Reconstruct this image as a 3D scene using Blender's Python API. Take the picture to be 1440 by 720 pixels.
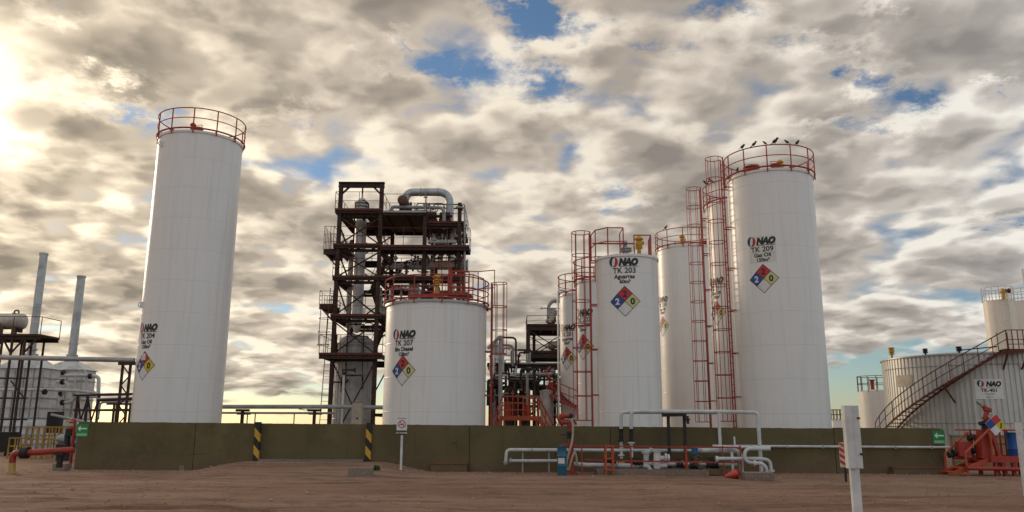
import bpy, bmesh, math, random
from mathutils import Vector, Matrix, noise as mnoise
R_ = math.radians
random.seed(7)
scene = bpy.context.scene
for o in list(bpy.data.objects):
    bpy.data.objects.remove(o)

# ------------------------------------------------------------------ camera
EYE = 1.65
FPX = 1129.0                       # focal length in pixels of a 1440 px wide frame
PITCH = R_(11.95)
ROLL = R_(0.25)
_fwd = Vector((0, math.cos(PITCH), math.sin(PITCH)))
_u0 = Vector((0, -math.sin(PITCH), math.cos(PITCH)))
_x0 = Vector((1, 0, 0))
_right = _x0 * math.cos(ROLL) + _u0 * math.sin(ROLL)
_up = -_x0 * math.sin(ROLL) + _u0 * math.cos(ROLL)
cam_data = bpy.data.cameras.new('camera')
cam_data.sensor_width = 36.0
cam_data.lens = 36.0 * FPX / 1440.0
cam_data.clip_start = 0.1
cam_data.clip_end = 20000.0
cam = bpy.data.objects.new('camera', cam_data)
scene.collection.objects.link(cam)
M = Matrix((( _right.x, _up.x, -_fwd.x, 0), (_right.y, _up.y, -_fwd.y, 0), (_right.z, _up.z, -_fwd.z, EYE), (0, 0, 0, 1)))
cam.matrix_world = M
scene.camera = cam

# ------------------------------------------------------------------ sun and sky
SUN_AZ = R_(-42.0)                 # to the left of the view axis, in front of the camera
SUN_EL = R_(14.0)
sun_dir = Vector((math.sin(SUN_AZ) * math.cos(SUN_EL), math.cos(SUN_AZ) * math.cos(SUN_EL), math.sin(SUN_EL)))
sd = bpy.data.lights.new('sun', 'SUN')
sd.energy = 1.4
sd.angle = R_(10.0)
sd.color = (1.0, 0.80, 0.56)
sun = bpy.data.objects.new('sun', sd)
scene.collection.objects.link(sun)
sun.rotation_euler = sun_dir.to_track_quat('Z', 'Y').to_euler()

scene.view_settings.view_transform = 'Standard'
scene.view_settings.look = 'None'
scene.view_settings.gamma = 1.0
scene.view_settings.use_curve_mapping = False
scene.view_settings.exposure = 0.0

def pix_dir(px, py):
    d = _right * ((px - 720) / FPX) + _up * ((360 - py) / FPX) + _fwd
    return d.normalized()

world = bpy.data.worlds.new('World')
scene.world = world
world.use_nodes = True
world.cycles.sampling_method = 'MANUAL'
world.cycles.sample_map_resolution = 256
wt = world.node_tree
wt.nodes.clear()
def wn(t, **kw):
    n = wt.nodes.new(t)
    for k, v in kw.items():
        setattr(n, k, v)
    return n
def wl(a, b):
    wt.links.new(a, b)
def wset(sock, v):
    if isinstance(v, bpy.types.NodeSocket):
        wl(v, sock)
    else:
        sock.default_value = v
def wm(op, a, b=None, c=None, clamp=False):
    n = wn('ShaderNodeMath', operation=op, use_clamp=clamp)
    wset(n.inputs[0], a)
    if b is not None: wset(n.inputs[1], b)
    if c is not None: wset(n.inputs[2], c)
    return n.outputs[0]
def wv(op, a, b=None, scale=None):
    n = wn('ShaderNodeVectorMath', operation=op)
    wset(n.inputs[0], a)
    if b is not None: wset(n.inputs[1], b)
    if scale is not None: wset(n.inputs['Scale'], scale)
    return n.outputs['Value'] if op in ('DOT_PRODUCT', 'LENGTH', 'DISTANCE') else n.outputs[0]
def wsmooth(x, lo, hi):
    n = wn('ShaderNodeMapRange', interpolation_type='SMOOTHSTEP')
    wset(n.inputs[0], x); n.inputs[1].default_value = lo; n.inputs[2].default_value = hi
    return n.outputs[0]
def wmix(f, a, b):
    n = wn('ShaderNodeMix', data_type='RGBA')
    wset(n.inputs[0], f)
    for s, v in ((n.inputs[6], a), (n.inputs[7], b)):
        if isinstance(v, tuple): s.default_value = (*v, 1)
        else: wl(v, s)
    return n.outputs[2]

tc = wn('ShaderNodeTexCoord')
D = wv('NORMALIZE', tc.outputs['Generated'])
sep = wn('ShaderNodeSeparateXYZ'); wl(D, sep.inputs[0])
dz = wm('MAXIMUM', sep.outputs[2], 0.0)
CK = 0.20
inv = wm('DIVIDE', 1.0, wm('ADD', dz, CK))
UV = wv('SCALE', D, scale=inv)
def flat(v):
    n = wn('ShaderNodeVectorMath', operation='MULTIPLY'); wl(v, n.inputs[0]); n.inputs[1].default_value = (1, 1, 0); return n.outputs[0]
UV = flat(UV)
def cloud_uv(px, py):
    d = pix_dir(px, py); k = 1 / (max(d.z, 0) + CK)
    return Vector((d.x * k, d.y * k, 0))

def density(uv, detail):
    "height of the cloud deck over the cloud plane, about 0..1"
    wob = wn('ShaderNodeTexNoise', noise_dimensions='2D'); wl(uv, wob.inputs['Vector'])
    wob.inputs['Scale'].default_value = 4.5; wob.inputs['Detail'].default_value = 3; wob.inputs['Roughness'].default_value = 0.55
    off = wv('SCALE', wv('SUBTRACT', wob.outputs['Color'], (0.5, 0.5, 0.5)), scale=0.08)
    q = wv('ADD', uv, off)
    n1 = wn('ShaderNodeTexNoise', noise_dimensions='2D')
    wl(wv('ADD', q, (3.7, 11.2, 0.4)), n1.inputs['Vector'])
    n1.inputs['Scale'].default_value = 2.8; n1.inputs['Detail'].default_value = detail; n1.inputs['Roughness'].default_value = 0.57
    n1.inputs['Lacunarity'].default_value = 2.1
    v1 = wn('ShaderNodeTexVoronoi', feature='SMOOTH_F1', voronoi_dimensions='2D')
    wl(wv('ADD', q, (1.3, 4.1, 0.2)), v1.inputs['Vector'])
    v1.inputs['Scale'].default_value = 4.2; v1.inputs['Detail'].default_value = min(detail, 2.0); v1.inputs['Roughness'].default_value = 0.5
    v1.inputs['Smoothness'].default_value = 0.40
    puff = wm('SUBTRACT', 0.78, v1.outputs['Distance'])
    return wm('ADD', wm('MULTIPLY', n1.outputs['Fac'], 0.95), wm('MULTIPLY', puff, 0.66))

dens = density(UV, 8.0)
# a sample shifted left and nearer puts lit and shaded sides into cloud colour
sun2 = Vector((sun_dir.x, sun_dir.y, 0)).normalized()
dens_s = density(wv('ADD', UV, (-0.060, -0.045, 0.0)), 4.0)
dens_f = density(wv('ADD', UV, tuple(sun2 * 0.0)), 2.0)

# breaks in the deck, each an oval hole in the cloud plane: (px, py, half width, half height, depth)
HOLES = [(790, 38, 52, 20, .34), (745, 12, 45, 12, .30), (622, 96, 50, 13, .26), (560, 58, 14, 16, .18), (760, 108, 40, 14, .24), (775, 140, 22, 16, .2),
         (872, 282, 28, 26, .34), (835, 210, 36, 20, .16), (1165, 58, 60, 9, .20), (1228, 112, 20, 26, .26), (1240, 22, 14, 18, .24),
         (1160, 172, 45, 10, .28), (1250, 180, 30, 9, .2), (1285, 150, 26, 10, .2), (1405, 115, 12, 14, .22), (1010, 10, 40, 16, .22), (1425, 308, 34, 8, .26),
         (165, 106, 34, 10, .32), (190, 155, 50, 9, .26), (340, 170, 26, 9, .16), (415, 165, 18, 14, .18), (170, 285, 40, 7, .12), (930, 60, 60, 7, .14), (60, 18, 26, 12, .12)]
hw_ = wn('ShaderNodeTexNoise', noise_dimensions='2D'); wl(UV, hw_.inputs['Vector']); hw_.inputs['Scale'].default_value = 9.0; hw_.inputs['Detail'].default_value = 5; hw_.inputs['Roughness'].default_value = 0.7
UVH = wv('ADD', UV, wv('SCALE', wv('SUBTRACT', hw_.outputs['Color'], (0.5, 0.5, 0.5)), scale=0.24))
UVH = flat(UVH)
cov = None
for (hx, hy, hw, hh, dep) in HOLES:
    c = cloud_uv(hx, hy); ex = cloud_uv(hx + hw, hy) - c; ey = cloud_uv(hx, hy - hh) - c
    # local axes of the oval
    det = ex.x * ey.y - ex.y * ey.x
    A = Vector((ey.y / det, -ey.x / det, 0)); B = Vector((-ex.y / det, ex.x / det, 0))
    r = wv('SUBTRACT', UVH, tuple(c))
    a = wv('DOT_PRODUCT', r, tuple(A)); b = wv('DOT_PRODUCT', r, tuple(B))
    q = wm('ADD', wm('MULTIPLY', a, a), wm('MULTIPLY', b, b))
    g = wm('MULTIPLY', wm('EXPONENT', wm('MULTIPLY', q, -0.55)), dep * 1.30)
    cov = g if cov is None else wm('ADD', cov, g)

# toward the horizon the deck stops and clear air shows under it
rag = wn('ShaderNodeTexNoise'); wl(UV, rag.inputs['Vector']); rag.inputs['Scale'].default_value = 0.9; rag.inputs['Detail'].default_value = 4
el = wm('ADD', sep.outputs[2], wm('MULTIPLY', wm('SUBTRACT', rag.outputs['Fac'], 0.5), 0.035))
edge = wm('ADD', el, wm('MULTIPLY', sep.outputs[0], -0.065))
low = wm('SUBTRACT', 1.0, wsmooth(edge, 0.040, 0.072))
base = wm('SUBTRACT', dens, wm('ADD', cov, wm('MULTIPLY', low, 0.7)))
alpha = wsmooth(base, -0.02, 0.38)
thick = wsmooth(wm('SUBTRACT', dens_f, wm('MULTIPLY', cov, 0.9)), 0.32, 0.86)
# painted lit side: the deck thins toward the shifted sample
lit = wm('SUBTRACT', dens, dens_s)
litk = wsmooth(lit, -0.21, 0.25)
sung = wm('MAXIMUM', wv('DOT_PRODUCT', D, tuple(sun_dir)), 0.0)
glow = wm('POWER', sung, 9.0)
glow2 = wm('POWER', sung, 60.0)
shade = wm('ADD', wm('MULTIPLY', wm('SUBTRACT', 1.0, thick), 0.62), wm('MULTIPLY', litk, 0.55))
brd = wn('ShaderNodeTexNoise', noise_dimensions='2D'); wl(UV, brd.inputs['Vector']); brd.inputs['Scale'].default_value = 1.1; brd.inputs['Detail'].default_value = 2
shade = wm('ADD', shade, wm('MULTIPLY', wm('SUBTRACT', brd.outputs['Fac'], 0.5), 0.55))
shade = wm('SUBTRACT', shade, 0.10, clamp=True)
ramp = wn('ShaderNodeValToRGB')
wl(shade, ramp.inputs[0])
el_ = ramp.color_ramp.elements
el_[0].position = 0.0; el_[0].color = (0.275, 0.243, 0.215, 1)
el_[1].position = 0.92; el_[1].color = (0.88, 0.80, 0.68, 1)
e = el_.new(0.36); e.color = (0.41, 0.36, 0.31, 1)
e = el_.new(0.64); e.color = (0.63, 0.555, 0.475, 1)
cl = ramp.outputs[0]
# forward scattering: thin cloud near the sun shines
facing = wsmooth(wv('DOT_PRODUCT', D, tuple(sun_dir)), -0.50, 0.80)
back_lift = wmix(facing, (1.06, 1.26, 1.55), (1.0, 0.985, 0.955))  # extra cool gain on clouds opposite the sun, added to brighten the foreground
warm = wmix(glow, back_lift, (1.10, 1.03, 0.86))
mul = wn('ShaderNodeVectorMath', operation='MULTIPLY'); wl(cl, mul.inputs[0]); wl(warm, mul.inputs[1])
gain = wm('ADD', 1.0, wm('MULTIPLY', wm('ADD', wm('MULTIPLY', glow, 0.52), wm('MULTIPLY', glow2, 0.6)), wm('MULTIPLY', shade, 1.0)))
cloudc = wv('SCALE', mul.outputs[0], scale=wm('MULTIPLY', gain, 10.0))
sky = wn('ShaderNodeTexSky', sky_type='NISHITA')
sky.sun_disc = False
sky.sun_elevation = SUN_EL
sky.sun_rotation = SUN_AZ
sky.air_density = 1.0; sky.dust_density = 0.25; sky.ozone_density = 3.0
skyc = wv('SCALE', sky.outputs[0], scale=1.0)
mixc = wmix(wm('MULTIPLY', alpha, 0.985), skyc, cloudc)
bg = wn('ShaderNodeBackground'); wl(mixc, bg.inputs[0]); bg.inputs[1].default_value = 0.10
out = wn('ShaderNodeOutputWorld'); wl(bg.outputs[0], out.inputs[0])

# ------------------------------------------------------------------ picture helpers: a point at depth Y along a line of sight
def at(px, py, Y):
    d = pix_dir(px, py)
    t = Y / d.y
    return Vector((d.x * t, Y, EYE + d.z * t))
def ground(px, Y):
    "x of the pixel column at the depth, taken on the ground"
    # lean of the verticals is part of the camera: step down the column until the ground is met
    z = 0.0
    py = 600
    for _ in range(6):
        p = at(px, py, Y)
        py += (p.z - z) * FPX / (Y * 0.978)
    return Vector((at(px, py, Y).x, Y, 0))
def zat(py, Y, px=720):
    return at(px, py, Y).z
def scale_at(Y):
    return Y * 0.978 / FPX          # metres per pixel

# ------------------------------------------------------------------ objects, parts, properties
COL = scene.collection
ORIGIN = {}
def tag(o, label=None, cat=None, group=None, kind=None):
    if label: o['label'] = label
    if cat: o['category'] = cat
    if group: o['group'] = group
    if kind: o['kind'] = kind
    return o
def thing(name, label, cat, loc=(0, 0, 0), group=None):
    o = bpy.data.objects.new(name, None)
    o.empty_display_size = 0.3
    COL.objects.link(o)
    o.location = loc
    ORIGIN[o.name] = Vector(loc)
    return tag(o, label, cat, group)

class MB:
    "collects shapes in world coordinates; build() links them as one mesh object"
    def __init__(s):
        s.v = []; s.f = []; s.m = []; s.sm = []; s.mi = 0
    def add(s, vs, fs, smooth=False):
        b = len(s.v)
        s.v += [tuple(v) for v in vs]
        for f in fs:
            s.f.append(tuple(b + i for i in f)); s.m.append(s.mi); s.sm.append(smooth)
        return s
    def box(s, c, size, rz=0.0, rx=0.0, ry=0.0):
        hx, hy, hz = size[0] / 2, size[1] / 2, size[2] / 2
        m = Matrix.Rotation(rz, 3, 'Z') @ Matrix.Rotation(ry, 3, 'Y') @ Matrix.Rotation(rx, 3, 'X')
        c = Vector(c)
        vs = [c + m @ Vector((x, y, z)) for z in (-hz, hz) for y in (-hy, hy) for x in (-hx, hx)]
        return s.add(vs, [(0, 2, 3, 1), (4, 5, 7, 6), (0, 1, 5, 4), (2, 6, 7, 3), (0, 4, 6, 2), (1, 3, 7, 5)])
    def beam(s, p, q, w, h=None, up=(0, 0, 1)):
        "square bar from p to q, w across and h along the up side"
        h = w if h is None else h
        p = Vector(p); q = Vector(q); d = (q - p)
        if d.length < 1e-6: return s
        d.normalize(); up = Vector(up)
        if abs(d.dot(up)) > 0.98: up = Vector((0, 1, 0)) if abs(d.y) < 0.9 else Vector((1, 0, 0))
        a = d.cross(up).normalized(); b = a.cross(d).normalized()
        vs = [c + a * (i * w / 2) + b * (j * h / 2) for c in (p, q) for (i, j) in ((-1, -1), (1, -1), (1, 1), (-1, 1))]
        return s.add(vs, [(0, 1, 2, 3), (7, 6, 5, 4), (0, 4, 5, 1), (1, 5, 6, 2), (2, 6, 7, 3), (3, 7, 4, 0)])
    def ibeam(s, p, q, w, h, t=0.03, up=(0, 0, 1)):
        p = Vector(p); q = Vector(q); d = (q - p).normalized(); up = Vector(up)
        if abs(d.dot(up)) > 0.98: up = Vector((0, 1, 0))
        a = d.cross(up).normalized(); b = a.cross(d).normalized()
        s.beam(p + b * (h / 2 - t / 2), q + b * (h / 2 - t / 2), w, t, up)
        s.beam(p - b * (h / 2 - t / 2), q - b * (h / 2 - t / 2), w, t, up)
        return s.beam(p, q, t, h - 2 * t, up)
    def pipe(s, pts, r, n=10, bend=0.0, seg=5, closed=False, cap=True):
        pts = [Vector(p) for p in pts]
        if bend > 0 and len(pts) > 2:
            out = [pts[0]]
            for i in range(1, len(pts) - 1):
                a, b, c = pts[i - 1], pts[i], pts[i + 1]
                d1 = (a - b); d2 = (c - b)
                k = min(bend, d1.length * 0.49, d2.length * 0.49)
                p0 = b + d1.normalized() * k; p1 = b + d2.normalized() * k
                for j in range(seg + 1):
                    t = j / seg
                    out.append(p0 * (1 - t) ** 2 + b * 2 * t * (1 - t) + p1 * t * t)
            out.append(pts[-1]); pts = out
        m = len(pts); rings = []
        prev = None
        for i, p in enumerate(pts):
            if closed: d = pts[(i + 1) % m] - pts[i - 1]
            elif i == 0: d = pts[1] - p
            elif i == m - 1: d = p - pts[i - 1]
            else: d = (pts[i + 1] - p).normalized() + (p - pts[i - 1]).normalized()
            d.normalize()
            if prev is None:
                u = Vector((0, 0, 1)) if abs(d.z) < 0.9 else Vector((1, 0, 0))
                a = d.cross(u).normalized()
            else:
                a = (prev - d * prev.dot(d)).normalized()
            prev = a
            b = d.cross(a)
            rings.append([p + (a * math.cos(2 * math.pi * k / n) + b * math.sin(2 * math.pi * k / n)) * r for k in range(n)])
        vs = [v for rr in rings for v in rr]; fs = []
        for i in range(m if closed else m - 1):
            j = (i + 1) % m
            for k in range(n):
                l = (k + 1) % n
                fs.append((i * n + k, i * n + l, j * n + l, j * n + k))
        s.add(vs, fs, True)
        if cap and not closed:
            b0 = len(s.v) - len(vs)
            s.f.append(tuple(b0 + k for k in reversed(range(n)))); s.m.append(s.mi); s.sm.append(False)
            s.f.append(tuple(b0 + (m - 1) * n + k for k in range(n))); s.m.append(s.mi); s.sm.append(False)
        return s
    def arc(s, c, R, z, a0, a1, r, n=48, k=6):
        "bar bent on a circle in plan; angle 0 faces the camera side (-Y), growing to +X"
        c = Vector(c); full = abs(a1 - a0) > 2 * math.pi - 1e-3
        pts = [Vector((c.x + R * math.sin(a0 + (a1 - a0) * i / n), c.y - R * math.cos(a0 + (a1 - a0) * i / n), z)) for i in range(n if full else n + 1)]
        return s.pipe(pts, r, k, closed=full)
    def lathe(s, prof, c, n=64, axis='Z', smooth=True, a0=0.0, a1=2 * math.pi, dirv=None):
        "profile of (radius, height) turned round an upright axis at c (or round dirv)"
        c = Vector(c); full = abs(a1 - a0) > 2 * math.pi - 1e-3
        if dirv is None: q = Matrix.Identity(3)
        else: q = Vector(dirv).normalized().to_track_quat('Z', 'Y').to_matrix()
        m = n if full else n + 1
        vs = []
        for (r, z) in prof:
            for i in range(m):
                a = a0 + (a1 - a0) * i / n
                vs.append(c + q @ Vector((r * math.sin(a), -r * math.cos(a), z)))
        fs = []
        for j in range(len(prof) - 1):
            for i in range(n):
                k = (i + 1) % m
                if prof[j][0] < 1e-6 and prof[j + 1][0] < 1e-6: continue
                fs.append((j * m + i, j * m + k, (j + 1) * m + k, (j + 1) * m + i))
        return s.add(vs, fs, smooth)
    def cyl(s, p, q, r, n=16, r2=None):
        p = Vector(p); q = Vector(q); L = (q - p).length
        r2 = r if r2 is None else r2
        s.lathe([(r, 0), (r2, L)], p, n, dirv=q - p)
        s.lathe([(1e-7, 0), (r, 0)], p, n, dirv=q - p, smooth=False)
        return s.lathe([(r2, L), (1e-7, L)], p, n, dirv=q - p, smooth=False)
    def ball(s, c, rx, ry=None, rz=None, n=14, dirv=None):
        ry = rx if ry is None else ry; rz = rx if rz is None else rz
        prof = [(max(1e-7, math.sin(math.pi * i / 8)), -math.cos(math.pi * i / 8)) for i in range(9)]
        t = MB(); t.lathe(prof, (0, 0, 0), n)
        q = Matrix.Identity(3) if dirv is None else Vector(dirv).normalized().to_track_quat('X', 'Z').to_matrix()
        return s.add([Vector(c) + q @ Vector((v[0] * rx, v[1] * ry, v[2] * rz)) for v in t.v], t.f, True)
    def flange(s, c, d, r, t=0.05, n=16):
        c = Vector(c); d = Vector(d).normalized()
        return s.cyl(c - d * t / 2, c + d * t / 2, r, n)
    def sheet(s, poly, y0=None):
        return s.add(poly, [tuple(range(len(poly)))])
    def build(s, name, mats, parent=None, sharp=40):
        if not isinstance(mats, (list, tuple)): mats = [mats]
        org = ORIGIN[parent.name] if parent is not None else Vector((0, 0, 0))
        me = bpy.data.meshes.new(name)
        me.from_pydata([(v[0] - org.x, v[1] - org.y, v[2] - org.z) for v in s.v], [], s.f)
        for m in mats: me.materials.append(m)
        me.polygons.foreach_set('material_index', s.m)
        me.polygons.foreach_set('use_smooth', s.sm)
        bm = bmesh.new(); bm.from_mesh(me)
        bmesh.ops.remove_doubles(bm, verts=bm.verts, dist=0.0004)
        bmesh.ops.recalc_face_normals(bm, faces=bm.faces)
        bm.to_mesh(me); bm.free()
        try: me.set_sharp_from_angle(angle=R_(sharp))
        except Exception: pass
        me.update()
        o = bpy.data.objects.new(name, me)
        COL.objects.link(o)
        if parent is not None:
            o.parent = parent
        ORIGIN[o.name] = org.copy()
        return o
def lone(o, base):
    "give a one-mesh thing its origin at its base"
    b = Vector(base)
    o.data.transform(Matrix.Translation(-b)); o.location = b
    ORIGIN[o.name] = b
    return o
def copy_tree(o, parent=None):
    c = o.copy(); COL.objects.link(c)
    if parent is not None: c.parent = parent
    for ch in list(o.children): copy_tree(ch, c)
    return c

# ------------------------------------------------------------------ materials
class NT:
    def __init__(s, name):
        s.mat = bpy.data.materials.new(name); s.mat.use_nodes = True
        s.t = s.mat.node_tree; s.b = s.t.nodes['Principled BSDF']
        s.tc = s.t.nodes.new('ShaderNodeTexCoord').outputs['Object']
    def n(s, t, **kw):
        n = s.t.nodes.new(t)
        for k, v in kw.items(): setattr(n, k, v)
        return n
    def put(s, sock, v):
        if isinstance(v, bpy.types.NodeSocket): s.t.links.new(v, sock)
        elif isinstance(v, tuple) and len(v) == 3 and sock.type == 'RGBA': sock.default_value = (*v, 1)
        else: sock.default_value = v
    def scaled(s, sc):
        n = s.n('ShaderNodeMapping'); s.put(n.inputs[0], s.tc); n.inputs['Scale'].default_value = sc; return n.outputs[0]
    def noise(s, scale, detail=4, rough=0.55, vec=None, stretch=None):
        n = s.n('ShaderNodeTexNoise')
        s.put(n.inputs['Vector'], vec if vec is not None else (s.scaled(stretch) if stretch else s.tc))
        n.inputs['Scale'].default_value = scale; n.inputs['Detail'].default_value = detail; n.inputs['Roughness'].default_value = rough
        return n.outputs['Fac']
    def m(s, op, a, b=None, c=None, clamp=False):
        n = s.n('ShaderNodeMath', operation=op, use_clamp=clamp); s.put(n.inputs[0], a)
        if b is not None: s.put(n.inputs[1], b)
        if c is not None: s.put(n.inputs[2], c)
        return n.outputs[0]
    def step(s, x, lo, hi):
        n = s.n('ShaderNodeMapRange', interpolation_type='SMOOTHSTEP'); s.put(n.inputs[0], x)
        n.inputs[1].default_value = lo; n.inputs[2].default_value = hi; return n.outputs[0]
    def mix(s, f, a, b):
        n = s.n('ShaderNodeMix', data_type='RGBA'); s.put(n.inputs[0], f); s.put(n.inputs[6], a); s.put(n.inputs[7], b); return n.outputs[2]
    def xyz(s):
        n = s.n('ShaderNodeSeparateXYZ'); s.put(n.inputs[0], s.tc); return n.outputs
    def bump(s, h, dist=0.02, strength=1.0):
        n = s.n('ShaderNodeBump'); s.put(n.inputs['Height'], h); n.inputs['Distance'].default_value = dist; n.inputs['Strength'].default_value = strength
        s.t.links.new(n.outputs[0], s.b.inputs['Normal'])
    def out(s, col, rough=0.6, metal=0.0, spec=None):
        s.put(s.b.inputs['Base Color'], col); s.put(s.b.inputs['Roughness'], rough); s.put(s.b.inputs['Metallic'], metal)
        if spec is not None: s.b.inputs['Specular IOR Level'].default_value = spec
        return s.mat

def paint(name, col, rough=0.5, wear=0.5, rust=(0.10, 0.045, 0.025), chip=0.62, metal=0.0, scale=1.0):
    t = NT(name)
    a = t.noise(2.3 * scale, 5, 0.6)
    b = t.noise(9.0 * scale, 4, 0.65)
    dark = tuple(c * 0.72 for c in col)
    c0 = t.mix(t.step(a, 0.35, 0.7), col, dark)
    c1 = t.mix(t.m('MULTIPLY', t.step(b, chip, chip + 0.08), wear), c0, rust)
    t.bump(b, 0.004, 0.5)
    return t.out(c1, rough, metal)

def tank_paint(name, col=(0.74, 0.74, 0.735), band=1.5, rust=0.25, rough=0.38):
    t = NT(name)
    x, y, z = t.xyz()
    streak = t.noise(1.0, 5, 0.6, stretch=(5.0, 5.0, 0.16))
    blot = t.noise(0.55, 5, 0.6)
    fine = t.noise(7.0, 3, 0.6)
    c = t.mix(t.m('MULTIPLY', t.step(streak, 0.48, 0.78), 0.42), col, (0.50, 0.485, 0.45))
    c = t.mix(t.m('MULTIPLY', t.step(blot, 0.5, 0.75), 0.22), c, (0.60, 0.595, 0.58))
    spots = t.m('MULTIPLY', t.step(t.noise(5.5, 5, 0.7), 0.70, 0.76), rust)
    c = t.mix(spots, c, (0.22, 0.13, 0.08))
    runs = t.m('MULTIPLY', t.step(t.noise(1.0, 4, 0.65, stretch=(9.0, 9.0, 0.10)), 0.60, 0.76), 0.42)
    c = t.mix(runs, c, (0.36, 0.29, 0.23))
    # run marks of rust under the rim and splash of soil at the foot
    foot = t.m('SUBTRACT', 1.0, t.step(z, 0.0, 1.6))
    c = t.mix(t.m('MULTIPLY', t.m('MULTIPLY', foot, fine), 0.5), c, (0.40, 0.30, 0.23))
    # weld seams: a ring at every plate course and upright seams that shift from course to course
    zb = t.m('DIVIDE', z, band)
    fr = t.m('FRACT', zb)
    ring = t.m('SUBTRACT', 1.0, t.step(t.m('ABSOLUTE', t.m('SUBTRACT', fr, 0.5)), 0.0, 0.018))
    ang = t.m('ARCTAN2', y, x)
    sh = t.m('MULTIPLY', t.m('FLOOR', zb), 0.37)
    fa = t.m('FRACT', t.m('ADD', t.m('MULTIPLY', ang, 3 / (2 * math.pi)), sh))
    seam = t.m('SUBTRACT', 1.0, t.step(t.m('ABSOLUTE', t.m('SUBTRACT', fa, 0.5)), 0.0, 0.006))
    w = t.m('MAXIMUM', ring, seam)
    c = t.mix(t.m('MULTIPLY', w, 0.20), c, (0.42, 0.41, 0.39))
    dent = t.noise(0.9, 2, 0.5)
    h = t.m('ADD', t.m('MULTIPLY', w, 0.30), t.m('ADD', t.m('MULTIPLY', dent, 1.1), t.m('MULTIPLY', fine, 0.05)))
    t.bump(h, 0.03, 0.55)
    return t.out(c, rough)

def cladding(name, col=(0.50, 0.51, 0.52), metal=0.75, rough=0.38, nseam=20, band=1.0):
    "bright insulation jacket of sheet metal with upright and ring seams"
    t = NT(name)
    x, y, z = t.xyz()
    bl = t.noise(1.4, 4, 0.6); st = t.noise(1.0, 4, 0.6, stretch=(6, 6, 0.4))
    c = t.mix(t.step(bl, 0.4, 0.7), col, tuple(k * 0.7 for k in col))
    c = t.mix(t.m('MULTIPLY', t.step(st, 0.52, 0.75), 0.6), c, (0.20, 0.15, 0.11))
    fr = t.m('FRACT', t.m('DIVIDE', z, band))
    ring = t.m('SUBTRACT', 1.0, t.step(t.m('ABSOLUTE', t.m('SUBTRACT', fr, 0.5)), 0.0, 0.03))
    t.bump(t.m('ADD', ring, t.m('MULTIPLY', bl, 0.8)), 0.02, 0.6)
    return t.out(c, rough, metal)

def plain(name, col, rough=0.6, metal=0.0):
    t = NT(name)
    a = t.noise(6.0, 3, 0.6)
    return t.out(t.mix(t.m('MULTIPLY', t.step(a, 0.4, 0.75), 0.35), col, tuple(c * 0.6 for c in col)), rough, metal)

def concrete(name, col, dirt, scale=1.0):
    t = NT(name)
    a = t.noise(0.7 * scale, 6, 0.62); b = t.noise(5 * scale, 5, 0.65); st = t.noise(1.0, 4, 0.6, stretch=(2.6, 2.6, 0.25)); f = t.noise(40 * scale, 3, 0.7)
    c = t.mix(t.step(a, 0.35, 0.7), col, tuple(k * 0.74 for k in col))
    c = t.mix(t.m('MULTIPLY', t.step(st, 0.5, 0.78), 0.5), c, tuple(k * 0.6 for k in col))
    c = t.mix(t.m('MULTIPLY', t.step(b, 0.55, 0.8), 0.35), c, tuple(min(1, k * 1.35) for k in col))
    pat = t.noise(0.33 * scale, 5, 0.7)
    c = t.mix(t.m('MULTIPLY', t.step(pat, 0.56, 0.66), 0.35), c, tuple(min(1, k * 1.45) for k in col))
    vo = t.n('ShaderNodeTexVoronoi', feature='DISTANCE_TO_EDGE'); t.put(vo.inputs['Vector'], t.tc); vo.inputs['Scale'].default_value = 0.45 * scale
    crk = t.m('MULTIPLY', t.m('SUBTRACT', 1.0, t.step(vo.outputs['Distance'], 0.0, 0.012)), t.step(a, 0.5, 0.6))
    c = t.mix(t.m('MULTIPLY', crk, 0.6), c, tuple(k * 0.35 for k in col))
    z = t.xyz()[2]
    foot = t.m('MULTIPLY', t.m('SUBTRACT', 1.0, t.step(z, 0.05, 0.75)), t.step(b, 0.25, 0.65))
    c = t.mix(t.m('MULTIPLY', foot, 0.8), c, dirt)
    t.bump(t.m('ADD', t.m('MULTIPLY', b, 0.6), t.m('MULTIPLY', f, 0.35)), 0.02, 0.6)
    return t.out(c, 0.9)

MT = {}
MT['tank'] = tank_paint('tank_white_paint')
MT['tank2'] = tank_paint('tank_old_white_paint', (0.70, 0.685, 0.66), 1.5, 0.6)
MT['cream'] = tank_paint('tank_cream_paint', (0.72, 0.69, 0.62), 2.0, 0.3, 0.5)
MT['red'] = paint('red_paint', (0.36, 0.035, 0.022), 0.5, 0.6)
MT['rail_red'] = paint('rail_red_paint', (0.37, 0.042, 0.027), 0.55, 0.5)
MT['orange'] = paint('orange_red_paint', (0.46, 0.075, 0.022), 0.5, 0.5)
MT['yellow'] = paint('yellow_paint', (0.62, 0.36, 0.03), 0.5, 0.5)
MT['barrier_yellow'] = paint('barrier_yellow_paint', (0.40, 0.235, 0.03), 0.6, 0.8)
MT['valve_yellow'] = paint('valve_yellow_paint', (0.55, 0.30, 0.02), 0.5, 0.5)
MT['blue'] = paint('blue_paint', (0.015, 0.13, 0.30), 0.45, 0.4)
MT['blue_drum'] = paint('blue_drum_paint', (0.012, 0.12, 0.20), 0.45, 0.5)
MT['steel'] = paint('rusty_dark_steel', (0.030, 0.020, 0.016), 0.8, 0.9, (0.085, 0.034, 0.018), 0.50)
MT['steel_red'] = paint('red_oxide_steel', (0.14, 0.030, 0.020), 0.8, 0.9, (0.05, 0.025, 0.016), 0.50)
MT['black'] = paint('black_paint', (0.014, 0.013, 0.013), 0.6, 0.4, (0.05, 0.03, 0.02))
MT['galv'] = paint('galvanised_pipe', (0.40, 0.41, 0.42), 0.42, 0.5, (0.22, 0.15, 0.10), 0.66, 0.5)
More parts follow.
